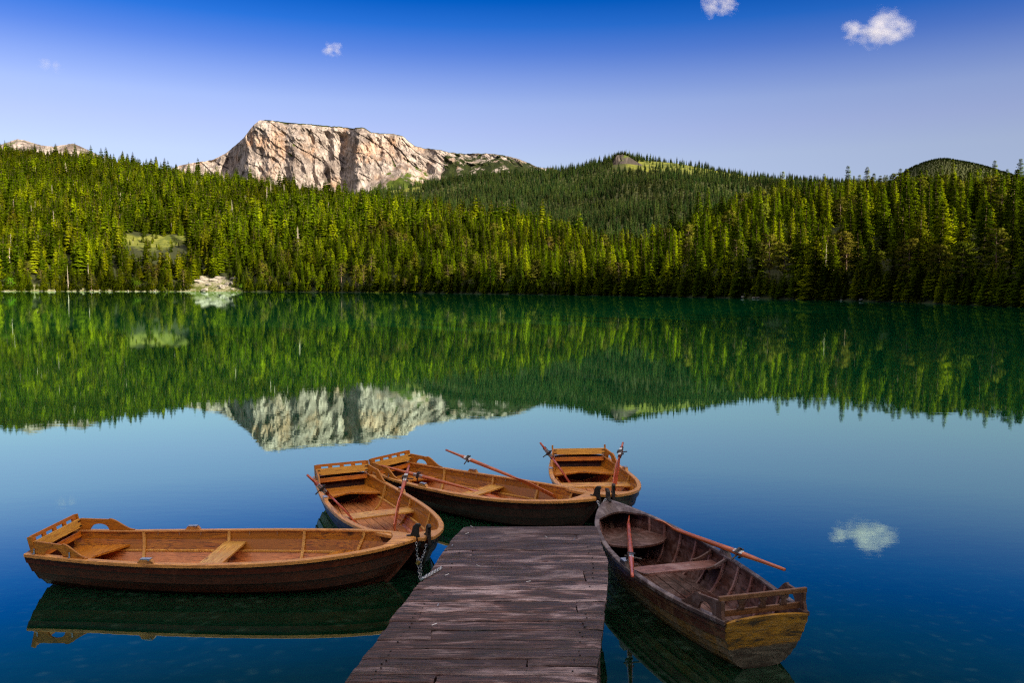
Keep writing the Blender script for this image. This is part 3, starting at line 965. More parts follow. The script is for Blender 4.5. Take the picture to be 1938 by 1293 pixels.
def joined(name, tb, mb, mats):
    j = MB()
    j.v = list(tb.v); j.f = list(tb.f); j.m = [0] * len(tb.f)
    if mb is not None:
        o = len(j.v)
        j.v += mb.v
        j.f += [tuple(i + o for i in f) for f in mb.f]
        j.m += [1] * len(mb.f)
    return j.build(name, mats, link=False, fixn=False)

# prototypes: unit data for both the single trees and the massed wood
SP = []
for i, (h, rb, lv, dr, gp, rg) in enumerate([(20, 3.7, 34, .30, .03, .25), (22, 3.2, 36, .38, .06, .3), (17, 3.4, 30, .22, .03, .22), (21, 4.0, 30, .28, .10, .42), (24, 3.3, 38, .42, .07, .35), (14, 2.9, 26, .22, .03, .25)]):
    SP.append((h, *spruce(h, rb, lv, 100 + i, 1, dr, gp, rg), 'spruce'))
SP.append((19, *pine(19, 3.3, 201), 'pine'))
SP.append((16, *pine(16, 2.9, 202), 'pine'))
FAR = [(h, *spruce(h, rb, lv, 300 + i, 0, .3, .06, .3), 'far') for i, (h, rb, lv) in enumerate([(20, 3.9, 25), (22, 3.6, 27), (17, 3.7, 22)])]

def coll_of(name, protos, mats2=None):
    c = bpy.data.collections.new(name)
    for i, (h, tb, mb_, kind) in enumerate(protos):
        o = joined('%s_%02d' % (name, i), tb, mb_, [M['bark'], M[mats2 or kind]])
        c.objects.link(o)
    return c
M['deadwood'] = M['dead']
C_NEAR = coll_of('wood_near', SP)
_sn = snag(17, 77)[0]
C_MID = coll_of('wood_mid', [(h, tb, mb_, 'spruce') for (h, tb, mb_, k) in FAR])
_o = _sn.build('wood_mid_03', [M['dead']], link=False, fixn=False); C_MID.objects.link(_o)
C_FAR = coll_of('wood_far', FAR)

def scatter(name, pts, coll, label, cat):
    """one object of countless trees; pts: (x,y,z,scale,rot,idx,wide)"""
    me = bpy.data.meshes.new(name)
    me.from_pydata([p[:3] for p in pts], [], [])
    a = me.attributes.new('scl', 'FLOAT_VECTOR', 'POINT')
    a.data.foreach_set('vector', [q for p in pts for q in (p[3] * p[6], p[3] * p[6], p[3])])
    a = me.attributes.new('rot', 'FLOAT_VECTOR', 'POINT')
    a.data.foreach_set('vector', [q for p in pts for q in (0, 0, p[4])])
    a = me.attributes.new('idx', 'INT', 'POINT')
    a.data.foreach_set('value', [p[5] for p in pts])
    ng = bpy.data.node_groups.new(name, 'GeometryNodeTree')
    ng.interface.new_socket('Geometry', in_out='INPUT', socket_type='NodeSocketGeometry')
    ng.interface.new_socket('Geometry', in_out='OUTPUT', socket_type='NodeSocketGeometry')
    gi = ng.nodes.new('NodeGroupInput'); go = ng.nodes.new('NodeGroupOutput')
    ci = ng.nodes.new('GeometryNodeCollectionInfo')
    ci.inputs[0].default_value = coll
    ci.inputs[1].default_value = True
    ci.inputs[2].default_value = True
    ip = ng.nodes.new('GeometryNodeInstanceOnPoints')
    ip.inputs['Pick Instance'].default_value = True
    ng.links.new(gi.outputs[0], ip.inputs['Points'])
    ng.links.new(ci.outputs[0], ip.inputs['Instance'])
    for nm, typ, dst in (('idx', 'INT', 'Instance Index'), ('rot', 'FLOAT_VECTOR', 'Rotation'), ('scl', 'FLOAT_VECTOR', 'Scale')):
        na = ng.nodes.new('GeometryNodeInputNamedAttribute')
        na.data_type = typ
        na.inputs[0].default_value = nm
        ng.links.new(na.outputs[0], ip.inputs[dst])
    ng.links.new(ip.outputs[0], go.inputs[0])
    o = bpy.data.objects.new(name, me)
    COL.objects.link(o)
    md = o.modifiers.new('trees', 'NODES')
    md.node_group = ng
    tag(o, label, cat, kind='stuff')
    return o

def open_ground(x, y, z, h):
    """clearings and outcrops: no trunk there and none whose crown would hide them"""
    b = proj((x, y, z)); t = proj((x, y, z + h))
    for (cx, cy, rx, ry) in ((300, 455, 72, 11), (403, 537, 40, 10)):
        for k in (0, .3, .6, 1):
            px, py = lerp(b[0], t[0], k), lerp(b[1], t[1], k)
            if in_ell(px, py, cx, cy, rx, ry, 0.8): return True
    return False

R_ = random.Random(5)
near_pts, mid_pts = [], []
def jitter_grid(a0, a1, r0f, r1f, cell):
    """jittered cells in polar coordinates, about cell m apart"""
    r = r0f
    out = []
    while r < r1f:
        n = max(1, int(radians(a1 - a0) * r / cell))
        for i in range(n):
            a = a0 + (a1 - a0) * (i + R_.random()) / n
            out.append((a, r + R_.uniform(0, cell)))
        r += cell
    return out
for a, r in jitter_grid(-34.5, 34.5, 110, 460, 7.5) + jitter_grid(-34.5, 34.5, 460, 1640, 7.9):
    ds, r1, r2, r3 = layers(a)
    if r < ds + 1 or r > r1 + 45: continue
    x, y = r * sin(radians(a)), r * cos(radians(a))
    px0 = CX + F * x / y
    z = hxy(x, y)
    sc_ = R_.uniform(.66, 1.14)
    if R_.random() < 0.12: sc_ *= .7
    if r < 420: sc_ = .54 + (sc_ - .62) * .50
    if px0 < 500: sc_ *= 1.05
    if open_ground(x, y, z, 18 * sc_):
        if R_.random() < .42 and r > ds + 12: sc_ *= R_.uniform(.18, .42)
        else: continue
    mid_pts.append((x, y, z - .3, sc_, R_.uniform(0, 6.28), 0, R_.uniform(1.15, 1.7), a, r))
# extra near rows (denser) on the right-hand shore and along the water's edge
for a, r in jitter_grid(-34.0, 34.5, 110, 760, 8.2):
    ds, r1, r2, r3 = layers(a)
    if r < ds + 0.6 or r > ds + (24 if r < 420 else 14) or r > r1: continue
    x, y = r * sin(radians(a)), r * cos(radians(a))
    z = hxy(x, y)
    sc_ = R_.uniform(.55, 1.12)
    if r < 420: sc_ = .42 + (sc_ - .55) * .62
    if r < 175: sc_ *= .85
    if open_ground(x, y, z, 18 * sc_): continue
    mid_pts.append((x, y, z - .3, sc_, R_.uniform(0, 6.28), 0, R_.uniform(1.15, 1.7), a, r))
# choose kinds
allp = []
for p in mid_pts:
    x, y, z, s, ro, _, wd, a, r = p
    front = r < layers(a)[0] + 22
    k = R_.random()
    if k < (.16 if front else .07): idx = 6 + int(R_.random() * 2)
    else: idx = int(R_.random() * 6)
    h = SP[idx][0]
    if r > 430: s *= lerp(16.0, 18.2, sm((r - 450) / 300)) / h * (.8 if front else 1)
    px, py = proj((x, y, z))
    if not (-60 < px < 2000): continue
    allp.append([x, y, z, s, ro, idx, wd, h * s * F / y, front, px, py, a, r])
# the ones that show largest stand alone: the front rows, nearest first
cand = sorted([q for q in allp if q[8] and q[12] < layers(q[11])[0] + 14 and -20 < q[9] < 1960], key=lambda q: -q[7])
single = cand[:236]
sid = set(id(q) for q in single)
rest = [q for q in allp if id(q) not in sid]
edge = []
for k in range(1500):
    px = R_.uniform(-10, 1950)
    if 352 < px < 462: continue
    a = azof(px); r = layers(a)[0] + R_.uniform(.2, 5)
    x, y = r * sin(radians(a)), r * cos(radians(a))
    edge.append((x, y, hxy(x, y) - .15, R_.uniform(.07, .30) * (1 if R_.random() < .8 else 1.5), R_.uniform(0, 6.28), R_.choice((0, 2, 5, 3)), R_.uniform(1.2, 2.2)))
nearw = edge + [(q[0], q[1], q[2], q[3], q[4], q[5], q[6]) for q in rest if q[12] < 620 or q[8]]
midw = [(q[0], q[1], q[2], q[3], q[4], 3 if R_.random() < .022 else R_.randrange(3), q[6]) for q in rest if not (q[12] < 620 or q[8])]
# woods round the shore behind the camera and out of the frame to the right (they shade the pier)
for a, r in jitter_grid(36, 176, 24, 300, 8.5):
    ds, r1, r2, r3 = layers(a)
    if r < ds + 8 or r > r1 + 25 or r < 26: continue
    x, y = r * sin(radians(a)), r * cos(radians(a))
    midw.append((x, y, hxy(x, y) - .3, R_.uniform(.75, 1.15), R_.uniform(0, 6.28), R_.randrange(3), 1.2))
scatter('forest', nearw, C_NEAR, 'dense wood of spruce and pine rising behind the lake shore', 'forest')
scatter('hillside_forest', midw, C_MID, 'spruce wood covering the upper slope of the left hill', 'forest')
farp = []
for a, r in jitter_grid(azof(560), azof(1940), 600, 2600, 9.4):
    ds, r1, r2, r3 = layers(a)
    if r < r1 + 46 or r > r2 + 40: continue
    x, y = r * sin(radians(a)), r * cos(radians(a))
    z = hxy(x, y)
    px, py = proj((x, y, z))
    g, k = cover_at(x, y, z)
    if g > .5 and not (R_.random() < 0.14 or (r > r2 - 20 and noise.noise(Vector((px * .035, 0, 9))) > 0.05)): continue
    if 1160 < px < 1215 and r < 1900 and py < 321 and r > 1700: continue
    s = R_.uniform(.5, 1.0)
    farp.append((x, y, z - .3, s, R_.uniform(0, 6.28), R_.randrange(3), R_.uniform(.8, 1.1)))
for a, r in jitter_grid(azof(1560), azof(1960), 2900, 5300, 12.5):
    ds, r1, r2, r3 = layers(a)
    if r < r3 - 1700 or r > r3 + 20: continue
    x, y = r * sin(radians(a)), r * cos(radians(a))
    farp.append((x, y, hxy(x, y) - .3, R_.uniform(.28, .48), R_.uniform(0, 6.28), R_.randrange(3), R_.uniform(1.6, 2.4)))
for k in range(80):
    px = R_.uniform(1158, 1218)
    top = at_y(px, tab(px, [(1154, 322), (1160, 304), (1166, 294), (1178, 292), (1190, 296), (1202, 303), (1216, 305)]), 1880 + R_.uniform(1, 25))
    farp.append((top.x, top.y, top.z - 1.5, R_.uniform(.3, .6), R_.uniform(0, 6.28), R_.randrange(3), 1.2))
# crest trees of the far hill
for k in range(420):
    px = R_.uniform(1150, 1560)
    dens = 0.95 if px < 1290 else (0.6 if 1290 < px else .3)
    if noise.noise(Vector((px * .03, 2.0, 9))) < -0.05 and px > 1215: continue
    a = azof(px)
    r = layers(a)[2] + R_.uniform(-8, 30)
    x, y = r * sin(radians(a)), r * cos(radians(a))
    farp.append((x, y, hxy(x, y) - .3, R_.uniform(.4, .8), R_.uniform(0, 6.28), R_.randrange(3), 1.0))
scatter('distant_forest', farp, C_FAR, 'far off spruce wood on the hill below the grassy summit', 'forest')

# the single trees
def zone(px):
    for x, s in ((200, 'on the far left shore'), (350, 'on the left shore below the small clearing'), (460, 'beside the white rocks on the left shore'), (700, 'on the shore right of the white rocks'), (960, 'on the shore in front of the mountain'), (1180, 'on the shaded middle of the far shore'), (1420, 'on the shore below the summit with the crag'), (1700, 'on the sunlit right shore'), (3000, 'on the shaded shore at the right edge')):
        if px < x: return s
parts_cache = {}
def tree_parts(idx):
    if idx not in parts_cache:
        h, tb, mb_, kind = SP[idx]
        a = tb.build('trunk', M['bark'], link=False, fixn=False).data
        b = mb_.build('crown', M[kind], link=False, fixn=False).data
        parts_cache[idx] = (a, b)
    return parts_cache[idx]
def plant(name, loc, rz, scl, meshes):
    r = bpy.data.objects.new(name, None)
    COL.objects.link(r)
    r.location = loc; r.rotation_euler = (0, 0, rz); r.scale = scl
    for nm, me_ in meshes:
        o = bpy.data.objects.new(nm, me_)
        COL.objects.link(o); o.parent = r
    return r
for q in single:
    x, y, z, s, ro, idx, wd, hp, front, px, py, a, r = q
    tk, cw = tree_parts(idx)
    kind = 'pine_tree' if idx >= 6 else 'spruce_tree'
    o = plant(kind, (x, y, z), ro, (s * wd, s * wd, s), (('trunk', tk), ('crown', cw)))
    look = 'pine with open clumped crown' if idx >= 6 else ('small slim young spruce' if s * SP[idx][0] < 13 else ('tall narrow spruce' if idx in (1, 4) else ('broad ragged spruce' if idx == 3 else 'full pointed green spruce')))
    tag(o, look + ' ' + zone(px), 'tree', 'trees ' + zone(px))
# dead trees and leafy bushes at the water's edge
sn = snag(20, 41)[0].build('trunk', M['dead'], link=False, fixn=False).data
for px, ht, lab in ((170, .95, 'pale bare dead tree standing at the water on the left shore'), (131, .85, 'grey dead tree left of the pale bare one on the left shore'), (1560, .6, 'short bleached snag among sunlit spruces on the right shore')):
    a = azof(px); r = layers(a)[0] + 4
    x, y = r * sin(radians(a)), r * cos(radians(a))
    o = plant('dead_tree', (x, y, hxy(x, y) - .2), px, (ht * .8, ht * .8, ht), (('trunk', sn),))
    tag(o, lab, 'tree')
bl = broadleaf(6, 2.6, 51)
blm = (bl[0].build('trunk', M['bark'], link=False, fixn=False).data, bl[1].build('crown', M['leaf'], link=False, fixn=False).data)
for px, s, lab in ((258, 1.5, 'bright green leafy bush at the water below the clearing'), (22, 1.6, 'rounded leafy bush at the water by the left edge'), (732, .9, 'bright green bush beside the small grassy bank'), (612, .6, 'small green bush at the water right of the white rocks'), (1640, .6, 'leafy bush on the shaded right shore above the water'), (1715, .5, 'low leafy bush on the shaded shore near the right rocks'), (458, .7, 'green bush just right of the white rocks')):
    a = azof(px); r = layers(a)[0] + 2.5
    x, y = r * sin(radians(a)), r * cos(radians(a))
    o = plant('bush', (x, y, hxy(x, y) - .1), px, (s, s, s), (('trunk', blm[0]), ('crown', blm[1])))
    tag(o, lab, 'bush')

# boulders on the left shore and by the right shore
def stone_mat():
    m = NT('pale_limestone')
    v = m.coords('Object')
    n1 = m.noise(v, 0.8, 8, 0.7); n2 = m.noise(v, 4, 6, .7)
    c = m.mix(m.ramp(n1, [(.35, 0.), (.62, 1.)]), (.12, .11, .09), (.36, .33, .28))
    c = m.mix(m.ramp(n2, [(.36, .7), (.48, 0.)]), c, (.07, .065, .04))
    m.bsdf(c, rough=.9, bump=n1, bstr=.6, bdist=.2)
    return m.mat
M['stone'] = stone_mat()
def boulder(px, dr, s, lab, grp=None):
    rnd = random.Random(int(px * 7 + dr))
    bm = bmesh.new()
    bmesh.ops.create_icosphere(bm, subdivisions=3, radius=1)
    for v in bm.verts:
        n_ = noise.noise(v.co * 1.1 + Vector((px, 0, 0))) * .45 + noise.noise(v.co * 3 + Vector((px, 0, 0))) * .15
        v.co *= 1 + n_
        v.co.z *= .62
    me_ = bpy.data.meshes.new('boulder'); bm.to_mesh(me_); bm.free()
    me_.materials.append(M['stone'])
    o = bpy.data.objects.new('boulder', me_); COL.objects.link(o)
    a = azof(px); r = layers(a)[0] + dr
    x, y = r * sin(radians(a)), r * cos(radians(a))
    o.location = (x, y, hxy(x, y) + .15 * s)
    o.scale = (s * rnd.uniform(1, 1.6), s, s * rnd.uniform(.6, 1)); o.rotation_euler = (0, 0, rnd.uniform(0, 3))
    tag(o, lab, 'boulder', grp)
br = random.Random(3)
for i in range(26):
    boulder(br.uniform(362, 452), br.uniform(0.5, 30), br.uniform(.8, 2.6), 'pale limestone boulder in the white rock outcrop on the left shore', 'boulders of the white outcrop')
for i in range(16):
    boulder(br.uniform(0, 340), br.uniform(0, 2), br.uniform(.3, .8), 'low pale stone along the grassy edge of the left shore', 'stones along the left shore')
for i in range(7):
    boulder(br.uniform(1590, 1720), br.uniform(0, 2.5), br.uniform(.25, .5), 'grey rock at the water on the shaded right shore', 'rocks on the right shore')
for i in range(4):
    boulder(br.uniform(1395, 1440), br.uniform(0, 2.5), br.uniform(.35, .7), 'small rock at the water below the sunlit spruces', 'rocks below the sunlit spruces')

# ------------------------------------------------------------------ clouds
def cloud(px, py, D, wpx, blobs, dens, label, seed):
    c = at_y(px, py, D)
    S_ = wpx / F * D / 2
    mb = MB()
    bm = bmesh.new()
    bmesh.ops.create_icosphere(bm, subdivisions=3, radius=1.0)
    me_ = bpy.data.meshes.new('cloud'); bm.to_mesh(me_); bm.free()
    m = NT('cloud_vapour')
    tc = m.n('ShaderNodeTexCoord')
    nz = m.noise(tc.outputs['Object'], 2.4, 4, .55, .2)
    nz.node.noise_dimensions = '4D'; nz.node.inputs['W'].default_value = seed
    cur = None
    for (bx, bz, br_) in blobs:
        vd = m.n('ShaderNodeVectorMath', operation='DISTANCE')
        mp = m.n('ShaderNodeMapping'); mp.inputs['Scale'].default_value = (1, 1, .62)
        m.l(tc.outputs['Object'], mp.inputs[0])
        m.l(mp.outputs[0], vd.inputs[0]); vd.inputs[1].default_value = (bx, 0, bz * .62)
        f = m.math('SUBTRACT', 1.0, m.math('DIVIDE', vd.outputs['Value'], br_))
        cur = f if cur is None else m.math('MAXIMUM', cur, f)
    d = m.math('ADD', cur, m.math('MULTIPLY', m.math('SUBTRACT', nz, .5), 2.6))
    d = m.math('MULTIPLY', m.math('MAXIMUM', m.math('SUBTRACT', d, .12), 0.0), dens)
    vs = m.n('ShaderNodeVolumeScatter'); vs.inputs['Color'].default_value = (1, 1, 1, 1)
    vs.inputs['Anisotropy'].default_value = 0.2
    m.l(d, vs.inputs['Density'])
    m.l(vs.outputs[0], m.out.inputs['Volume'])
    me_.materials.append(m.mat)
    o = bpy.data.objects.new('cloud', me_); COL.objects.link(o)
    o.location = c
    o.scale = (S_, S_ * .6, S_ * .62)
    tag(o, label, 'cloud', kind='structure')
cloud(1664, 54, 6500, 150, [(-.60, .0, .36), (-.36, -.14, .34), (-.10, -.12, .46), (.10, .46, .38), (.0, .2, .36), (.55, .06, .36), (.3, -.04, .42)], .010, 'white two-humped cloud at upper right', 1.0)
cloud(1360, 10, 6500, 90, [(-.3, 0, .5), (.3, .1, .5)], .012, 'small white cloud at the top edge', 2.0)
cloud(629, 96, 6500, 62, [(-.2, 0, .5), (.3, .2, .45)], .012, 'tiny pale cloud above the mountain', 3.0)
cloud(96, 123, 6500, 60, [(-.3, .1, .5), (.3, -.1, .5)], .004, 'very faint thin cloud at upper left', 4.0)

# ------------------------------------------------------------------ boats
BB = [(0, .385), (.12, .445), (.28, .515), (.45, .55), (.58, .545), (.70, .50), (.80, .425), (.88, .325), (.94, .205), (.98, .095), (1.0, .028)]
BS = [(0, .375), (.2, .345), (.45, .34), (.7, .365), (.88, .41), (1.0, .45)]
BK = [(0, -.01), (.15, -.06), (.5, -.10), (.85, -.08), (1.0, -.04)]
class Hull:
    def __init__(s, L, beam=1.0, B=BB, S=BS, K=BK, R=.36, Rs=.13, flare=.10):
        s.L, s.beam, s.B, s.S, s.K, s.R, s.Rs, s.flare = L, beam, B, S, K, R, Rs, flare
        s.cp = .66
    def b(s, t): return ctab(t, s.B) * s.beam
    def sz(s, t): return ctab(t, s.S)
    def kz(s, t): return ctab(t, s.K)
    def xs(s, t, zn):
        w = sm((t - .55) / .45) ** 1.6
        return s.L * t - s.R * w * (1 - zn) ** 1.3 + s.Rs * (1 - t) ** 3 * (1 - zn)
    def pt(s, t, v, side=1, off=0.0, n=True):
        b, S_, k = s.b(t), s.sz(t), s.kz(t)
        th = v * pi / 2
        y = b * (cos(th) ** s.cp if cos(th) > 1e-6 else 0) * (1 - s.flare * v)
        z = S_ - (S_ - k) * sin(th) ** 1.2
        zn = (z - k) / (S_ - k)
        # outward direction in section
        ny, nz_ = cos(th * .9), -sin(th * .9)
        y = y + ny * off
        z = z + nz_ * off
        if y < 0.003: y = 0.003 if v < 1 else 0.0
        if v >= 1: y = 0.0
        return Vector((s.xs(t, zn), side * y, z))
    def inner(s, t, z, th=.02):
        """inner half breadth at height z"""
        lo, hi = 0.0, 1.0
        for _ in range(22):
            m_ = (lo + hi) / 2
            if s.pt(t, m_, 1, -th).z > z: lo = m_
            else: hi = m_
        return max(.004, s.pt(t, lo, 1, -th).y)
    def tx(s, x, z=None):
        """station for a length x at mid-height"""
        lo, hi = 0.0, 1.0
        for _ in range(22):
            m_ = (lo + hi) / 2
            zn = 1.0 if z is None else max(0, min(1, (z - s.kz(m_)) / (s.sz(m_) - s.kz(m_))))
            if s.xs(m_, zn) < x: lo = m_
            else: hi = m_
        return lo

def stations():
    return [i / 30 for i in range(27)] + [.885, .905, .925, .945, .96, .975, .985, .993, 1.0]

def make_boat(label, stern, bow, style, beam=1.0, warm=False, slots=True):
    stern = Vector((stern[0], stern[1], 0)); bow = Vector((bow[0], bow[1], 0))
    d = bow - stern
    L = d.length
    old = style == 'old'
    root = empty('rowing_boat', stern, atan2(d.y, d.x))
    tag(root, label, 'rowing boat', 'rowing boats moored round the pier')
    if old:
        S_ = [(0, .43), (.2, .385), (.45, .37), (.7, .39), (.88, .44), (1.0, .50)]
        B_ = [(0, .355), (.12, .43), (.28, .505), (.45, .535), (.60, .515), (.72, .455), (.82, .365), (.90, .25), (.95, .155), (.985, .07), (1.0, .028)]
        H = Hull(L, beam, B_, S_, BK, R=.34, Rs=.10, flare=.04); H.cp = .62
    else:
        H = Hull(L, beam)
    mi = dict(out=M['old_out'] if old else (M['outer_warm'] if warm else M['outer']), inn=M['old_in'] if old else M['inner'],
              gun=M['old_gun'] if old else M['gunwale'], seat=M['old_cross'] if old else M['seat'], cross=M['old_cross'] if old else M['inner_cross'],
              floor=M['old_in'] if old else M['floor'], arm=M['old_arm'] if old else M['arm'], rail=M['old_rail'] if old else M['rail'], plank=M['old_rail'] if old else M['plank'])
    ts = stations()
    VS = [0, .17, .34, .52, .72, 1.0] if not old else [0, .14, .27, .39, .50, .61, .72, .84, 1.0]
    ST = .016 if not old else .009
    def outer(t):
        pts = []
        for i in range(len(VS) - 1):
            pts.append(('a', VS[i])); pts.append(('b', VS[i + 1]))
        res = []
        for k, v in pts:
            res.append((v, ST * 1.0 if k == 'b' and v < 1 else 0.0))
        return res
    mb = MB()
    secs = outer(0)
    n_s = len(secs)
    rows_o, rows_i = [], []
    for t in ts:
        fade = 1 - sm((t - .93) / .07) * .8
        po = [H.pt(t, v, 1, o * fade) for v, o in secs]
        po2 = [H.pt(t, v, -1, o * fade) for v, o in secs][::-1][1:]
        rows_o.append(po + po2)
        pi_ = [H.pt(t, v, 1, -.020 + ((.010 if not old else .015) if o else 0)) for v, o in secs]
        pi2 = [H.pt(t, v, -1, -.020 + ((.010 if not old else .015) if o else 0)) for v, o in secs][::-1][1:]
        rows_i.append(pi_ + pi2)
    mb.cur = 0
    b0 = len(mb.v)
    mo = len(rows_o[0])
    for r in rows_o:
        for p in r: mb.vert(p)
    for i in range(len(ts) - 1):
        for j in range(mo - 1):
            jj = min(j, mo - 2 - j)
            mb.cur = 2 if (old and jj >= 3) else 0
            mb.face([b0 + i*mo + j, b0 + i*mo + j+1, b0 + (i+1)*mo + j+1, b0 + (i+1)*mo + j])
    mb.cur = 1
    bi = len(mb.v)
    for r in rows_i:
        for p in r: mb.vert(p)
    for i in range(len(ts) - 1):
        for j in range(mo - 1):
            jj = min(j, mo - 2 - j)
            mb.cur = 3 if (not old and jj < 4) else 1
            mb.face([bi + i*mo + j, bi + (i+1)*mo + j, bi + (i+1)*mo + j+1, bi + i*mo + j+1])
    mb.cur = 1
    # cap under the floor boards
    cap = []
    for t in ts[1:-5]:
        hw = H.inner(t, .014, .02) + .01
        zn = (.014 - H.kz(t)) / (H.sz(t) - H.kz(t))
        cap.append([(H.xs(t, zn), -hw, .014), (H.xs(t, zn), 0, .014), (H.xs(t, zn), hw, .014)])
    mb.grid(cap)
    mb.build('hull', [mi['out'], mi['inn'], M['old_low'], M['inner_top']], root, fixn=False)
    # transom
    mb = MB()
    po = [H.pt(0, v, 1, o) for v, o in secs]
    po2 = [H.pt(0, v, -1, o) for v, o in secs][::-1][1:]
    loop = po + po2
    crown = []
    if True:
        n_ = 9
        for i in range(1, n_):
            u = i / n_
            p = loop[-1].lerp(loop[0], u)
            p.z += .022 * sin(pi * u) + .004
            crown.append(p)
    loop = loop + crown
    f0 = [p + Vector((-.018, 0, 0)) for p in loop]
    f1 = [p + Vector((.014, 0, 0)) for p in loop]
    a0 = [mb.vert(p) for p in f0]; a1 = [mb.vert(p) for p in f1]
    c0 = mb.vert(Vector((H.xs(0, .6) - .018, 0, .25))); c1 = mb.vert(Vector((H.xs(0, .6) + .014, 0, .25)))
    n_ = len(loop)
    for i in range(n_):
        j = (i + 1) % n_
        mb.face([a0[i], a0[j], c0]); mb.face([a1[j], a1[i], c1])
        mb.face([a0[j], a0[i], a1[i], a1[j]])
    mb.build('transom', M['old_transom'] if old else mi['out'], root)
    # gunwales
    gw = .052 if not old else .046
    for side in (1, -1):
        mb = MB()
        path = []
        for i, t in enumerate(ts):
            p = H.pt(t, 0, side, 0)
            p0 = H.pt(ts[max(0, i-1)], 0, side, 0); p1 = H.pt(ts[min(len(ts)-1, i+1)], 0, side, 0)
            dd = (p1 - p0).normalized()
            out = Vector((dd.y, -dd.x, 0)).normalized() * (-1 if side > 0 else 1)
            if i >= len(ts) - 2: out = Vector((.3, side * .95, 0)).normalized()
            path.append((p, out, Vector((0, 0, 1))))
        secs_g = []
        for i, t in enumerate(ts):
            inn = min(gw - .016, max(.0, H.b(t) - .002))
            secs_g.append([(.022, -.020), (.022, .010), (.014, .016), (-inn + .004, .018), (-inn, .012), (-inn, -.004), (.0, -.022)])
        mb.sweep(path, secs_g)
        mb.build('gunwale', mi['gun'], root, bevel=.002)
    # ribs
    def rib(t, w=.028, th=.020, v0=.0, v1=1.0, name='rib'):
        mb = MB()
        pts = []
        n_ = 16
        for i in range(n_ + 1):
            v = lerp(v0, v1, i / n_)
            pts.append((v, 1))
        line = [(H.pt(t, v, 1, -.018), H.pt(t, v, 1, -.018 - th)) for v, _ in pts]
        line += [(H.pt(t, v, -1, -.018), H.pt(t, v, -1, -.018 - th)) for v, _ in pts[::-1][1:]]
        b = len(mb.v)
        x0 = H.L * t
        for a, c in line:
            if a.z < .0: pass
            mb.vert((a.x - w/2, a.y, a.z)); mb.vert((a.x + w/2, a.y, a.z)); mb.vert((c.x + w/2, c.y, c.z)); mb.vert((c.x - w/2, c.y, c.z))
        for i in range(len(line) - 1):
            for j in range(4):
                mb.face([b+i*4+j, b+i*4+(j+1) % 4, b+(i+1)*4+(j+1) % 4, b+(i+1)*4+j])
        mb.build(name, M['old_cross'] if old else mi['cross'], root)
    for t in ([.20, .44, .66, .84] if not old else [.14, .22, .30, .38, .46, .54, .62, .70, .78, .85]):
        rib(t, .030 if not old else .026, .022 if not old else .020)
    if not old:
        # stringer: light batten along the inside
        for side in (1, -1):
            mb = MB(); path = []
            for t in [i / 26 for i in range(0, 26)]:
                p = H.pt(t, .36, side, -.020)
                path.append((p, Vector((0, -side, 0)), Vector((0, 0, 1))))
            mb.sweep(path, [(0, -.014), (.014, -.010), (.014, .008), (0, .012)])
            mb.build('stringer', mi['cross'], root)
    # floor boards
    zf = .034
    nb_ = 6 if not old else 7
    for j in range(nb_):
        rows = []
        for t in [lerp(.035, .90, i / 22) for i in range(23)]:
            hw = H.inner(t, zf, .02) - .004
            zn = (zf - H.kz(t)) / (H.sz(t) - H.kz(t))
            y0 = lerp(-hw, hw, j / nb_) + .004; y1 = lerp(-hw, hw, (j + 1) / nb_) - .004
            if y1 < y0 + .002: y1 = y0 + .002
            zz = zf + .004 * ((j * 37) % 5) / 5
            rows.append([(H.xs(t, zn), y0, zz), (H.xs(t, zn), y1, zz)])
        mb = MB(); mb.slab(rows, .012)
        mb.build('floorboard', mi['floor'], root, bevel=.002)
    # thwart
    def seat_slab(x0, x1, z, name, mat, front=None, back=None, th=.024, inset=.002, ny=14, nx=8):
        rows = []
        for j in range(ny + 1):
            yn = lerp(-1, 1, j / ny)
            xa = x0 + (back(yn) if back else 0); xb = x1 + (front(yn) if front else 0)
            r = []
            for i in range(nx + 1):
                x = lerp(xa, xb, i / nx)
                t = H.tx(x, z)
                r.append((x, yn * (H.inner(t, z, .02) - inset), z))
            rows.append(r)
        mb = MB(); mb.slab(rows, th)
        return mb.build(name, mat, root, bevel=.003)
    tx_ = .43 * L if not old else .47 * L
    seat_slab(tx_, tx_ + (.23 if not old else .20), .235 if not old else .275, 'thwart', mi['cross'])
    if not old:
        seat_slab(.10, .50, .225, 'stern_seat', mi['seat'], front=lambda y: -.02 + .16 * abs(y) ** 2.5 - .03 * cos(5 * y))
        seat_slab(.735 * L, .90 * L, .20, 'bow_seat', mi['seat'], back=lambda y: .16 * y * y)
    else:
        seat_slab(.69 * L, .90 * L, .285, 'bow_seat', mi['inn'], back=lambda y: .02 + .22 * y * y)
        seat_slab(.08, .34, .20, 'stern_seat', mi['floor'])
        # knees by the thwart
        for side in (1, -1):
            for xk in (tx_ - .05, tx_ + .22):
                t = H.tx(xk, .3)
                mb = MB()
                path = []
                for i in range(9):
                    u = i / 8
                    z = lerp(.36, .285, sm(u)); y = lerp(H.inner(t, .36, .02), H.inner(t, .285, .02) - .20, u ** 1.3)
                    path.append(((xk, side * y, z), (1, 0, 0), (0, -side * .5, .85)))
                mb.sweep(path, [(-.012, -.02), (.012, -.02), (.012, .006), (-.012, .006)])
                mb.build('knee', M['old_arm'], root)
    # breasthook / foredeck
    t0 = .935 if not old else .895
    rows = []
    n_ = 10
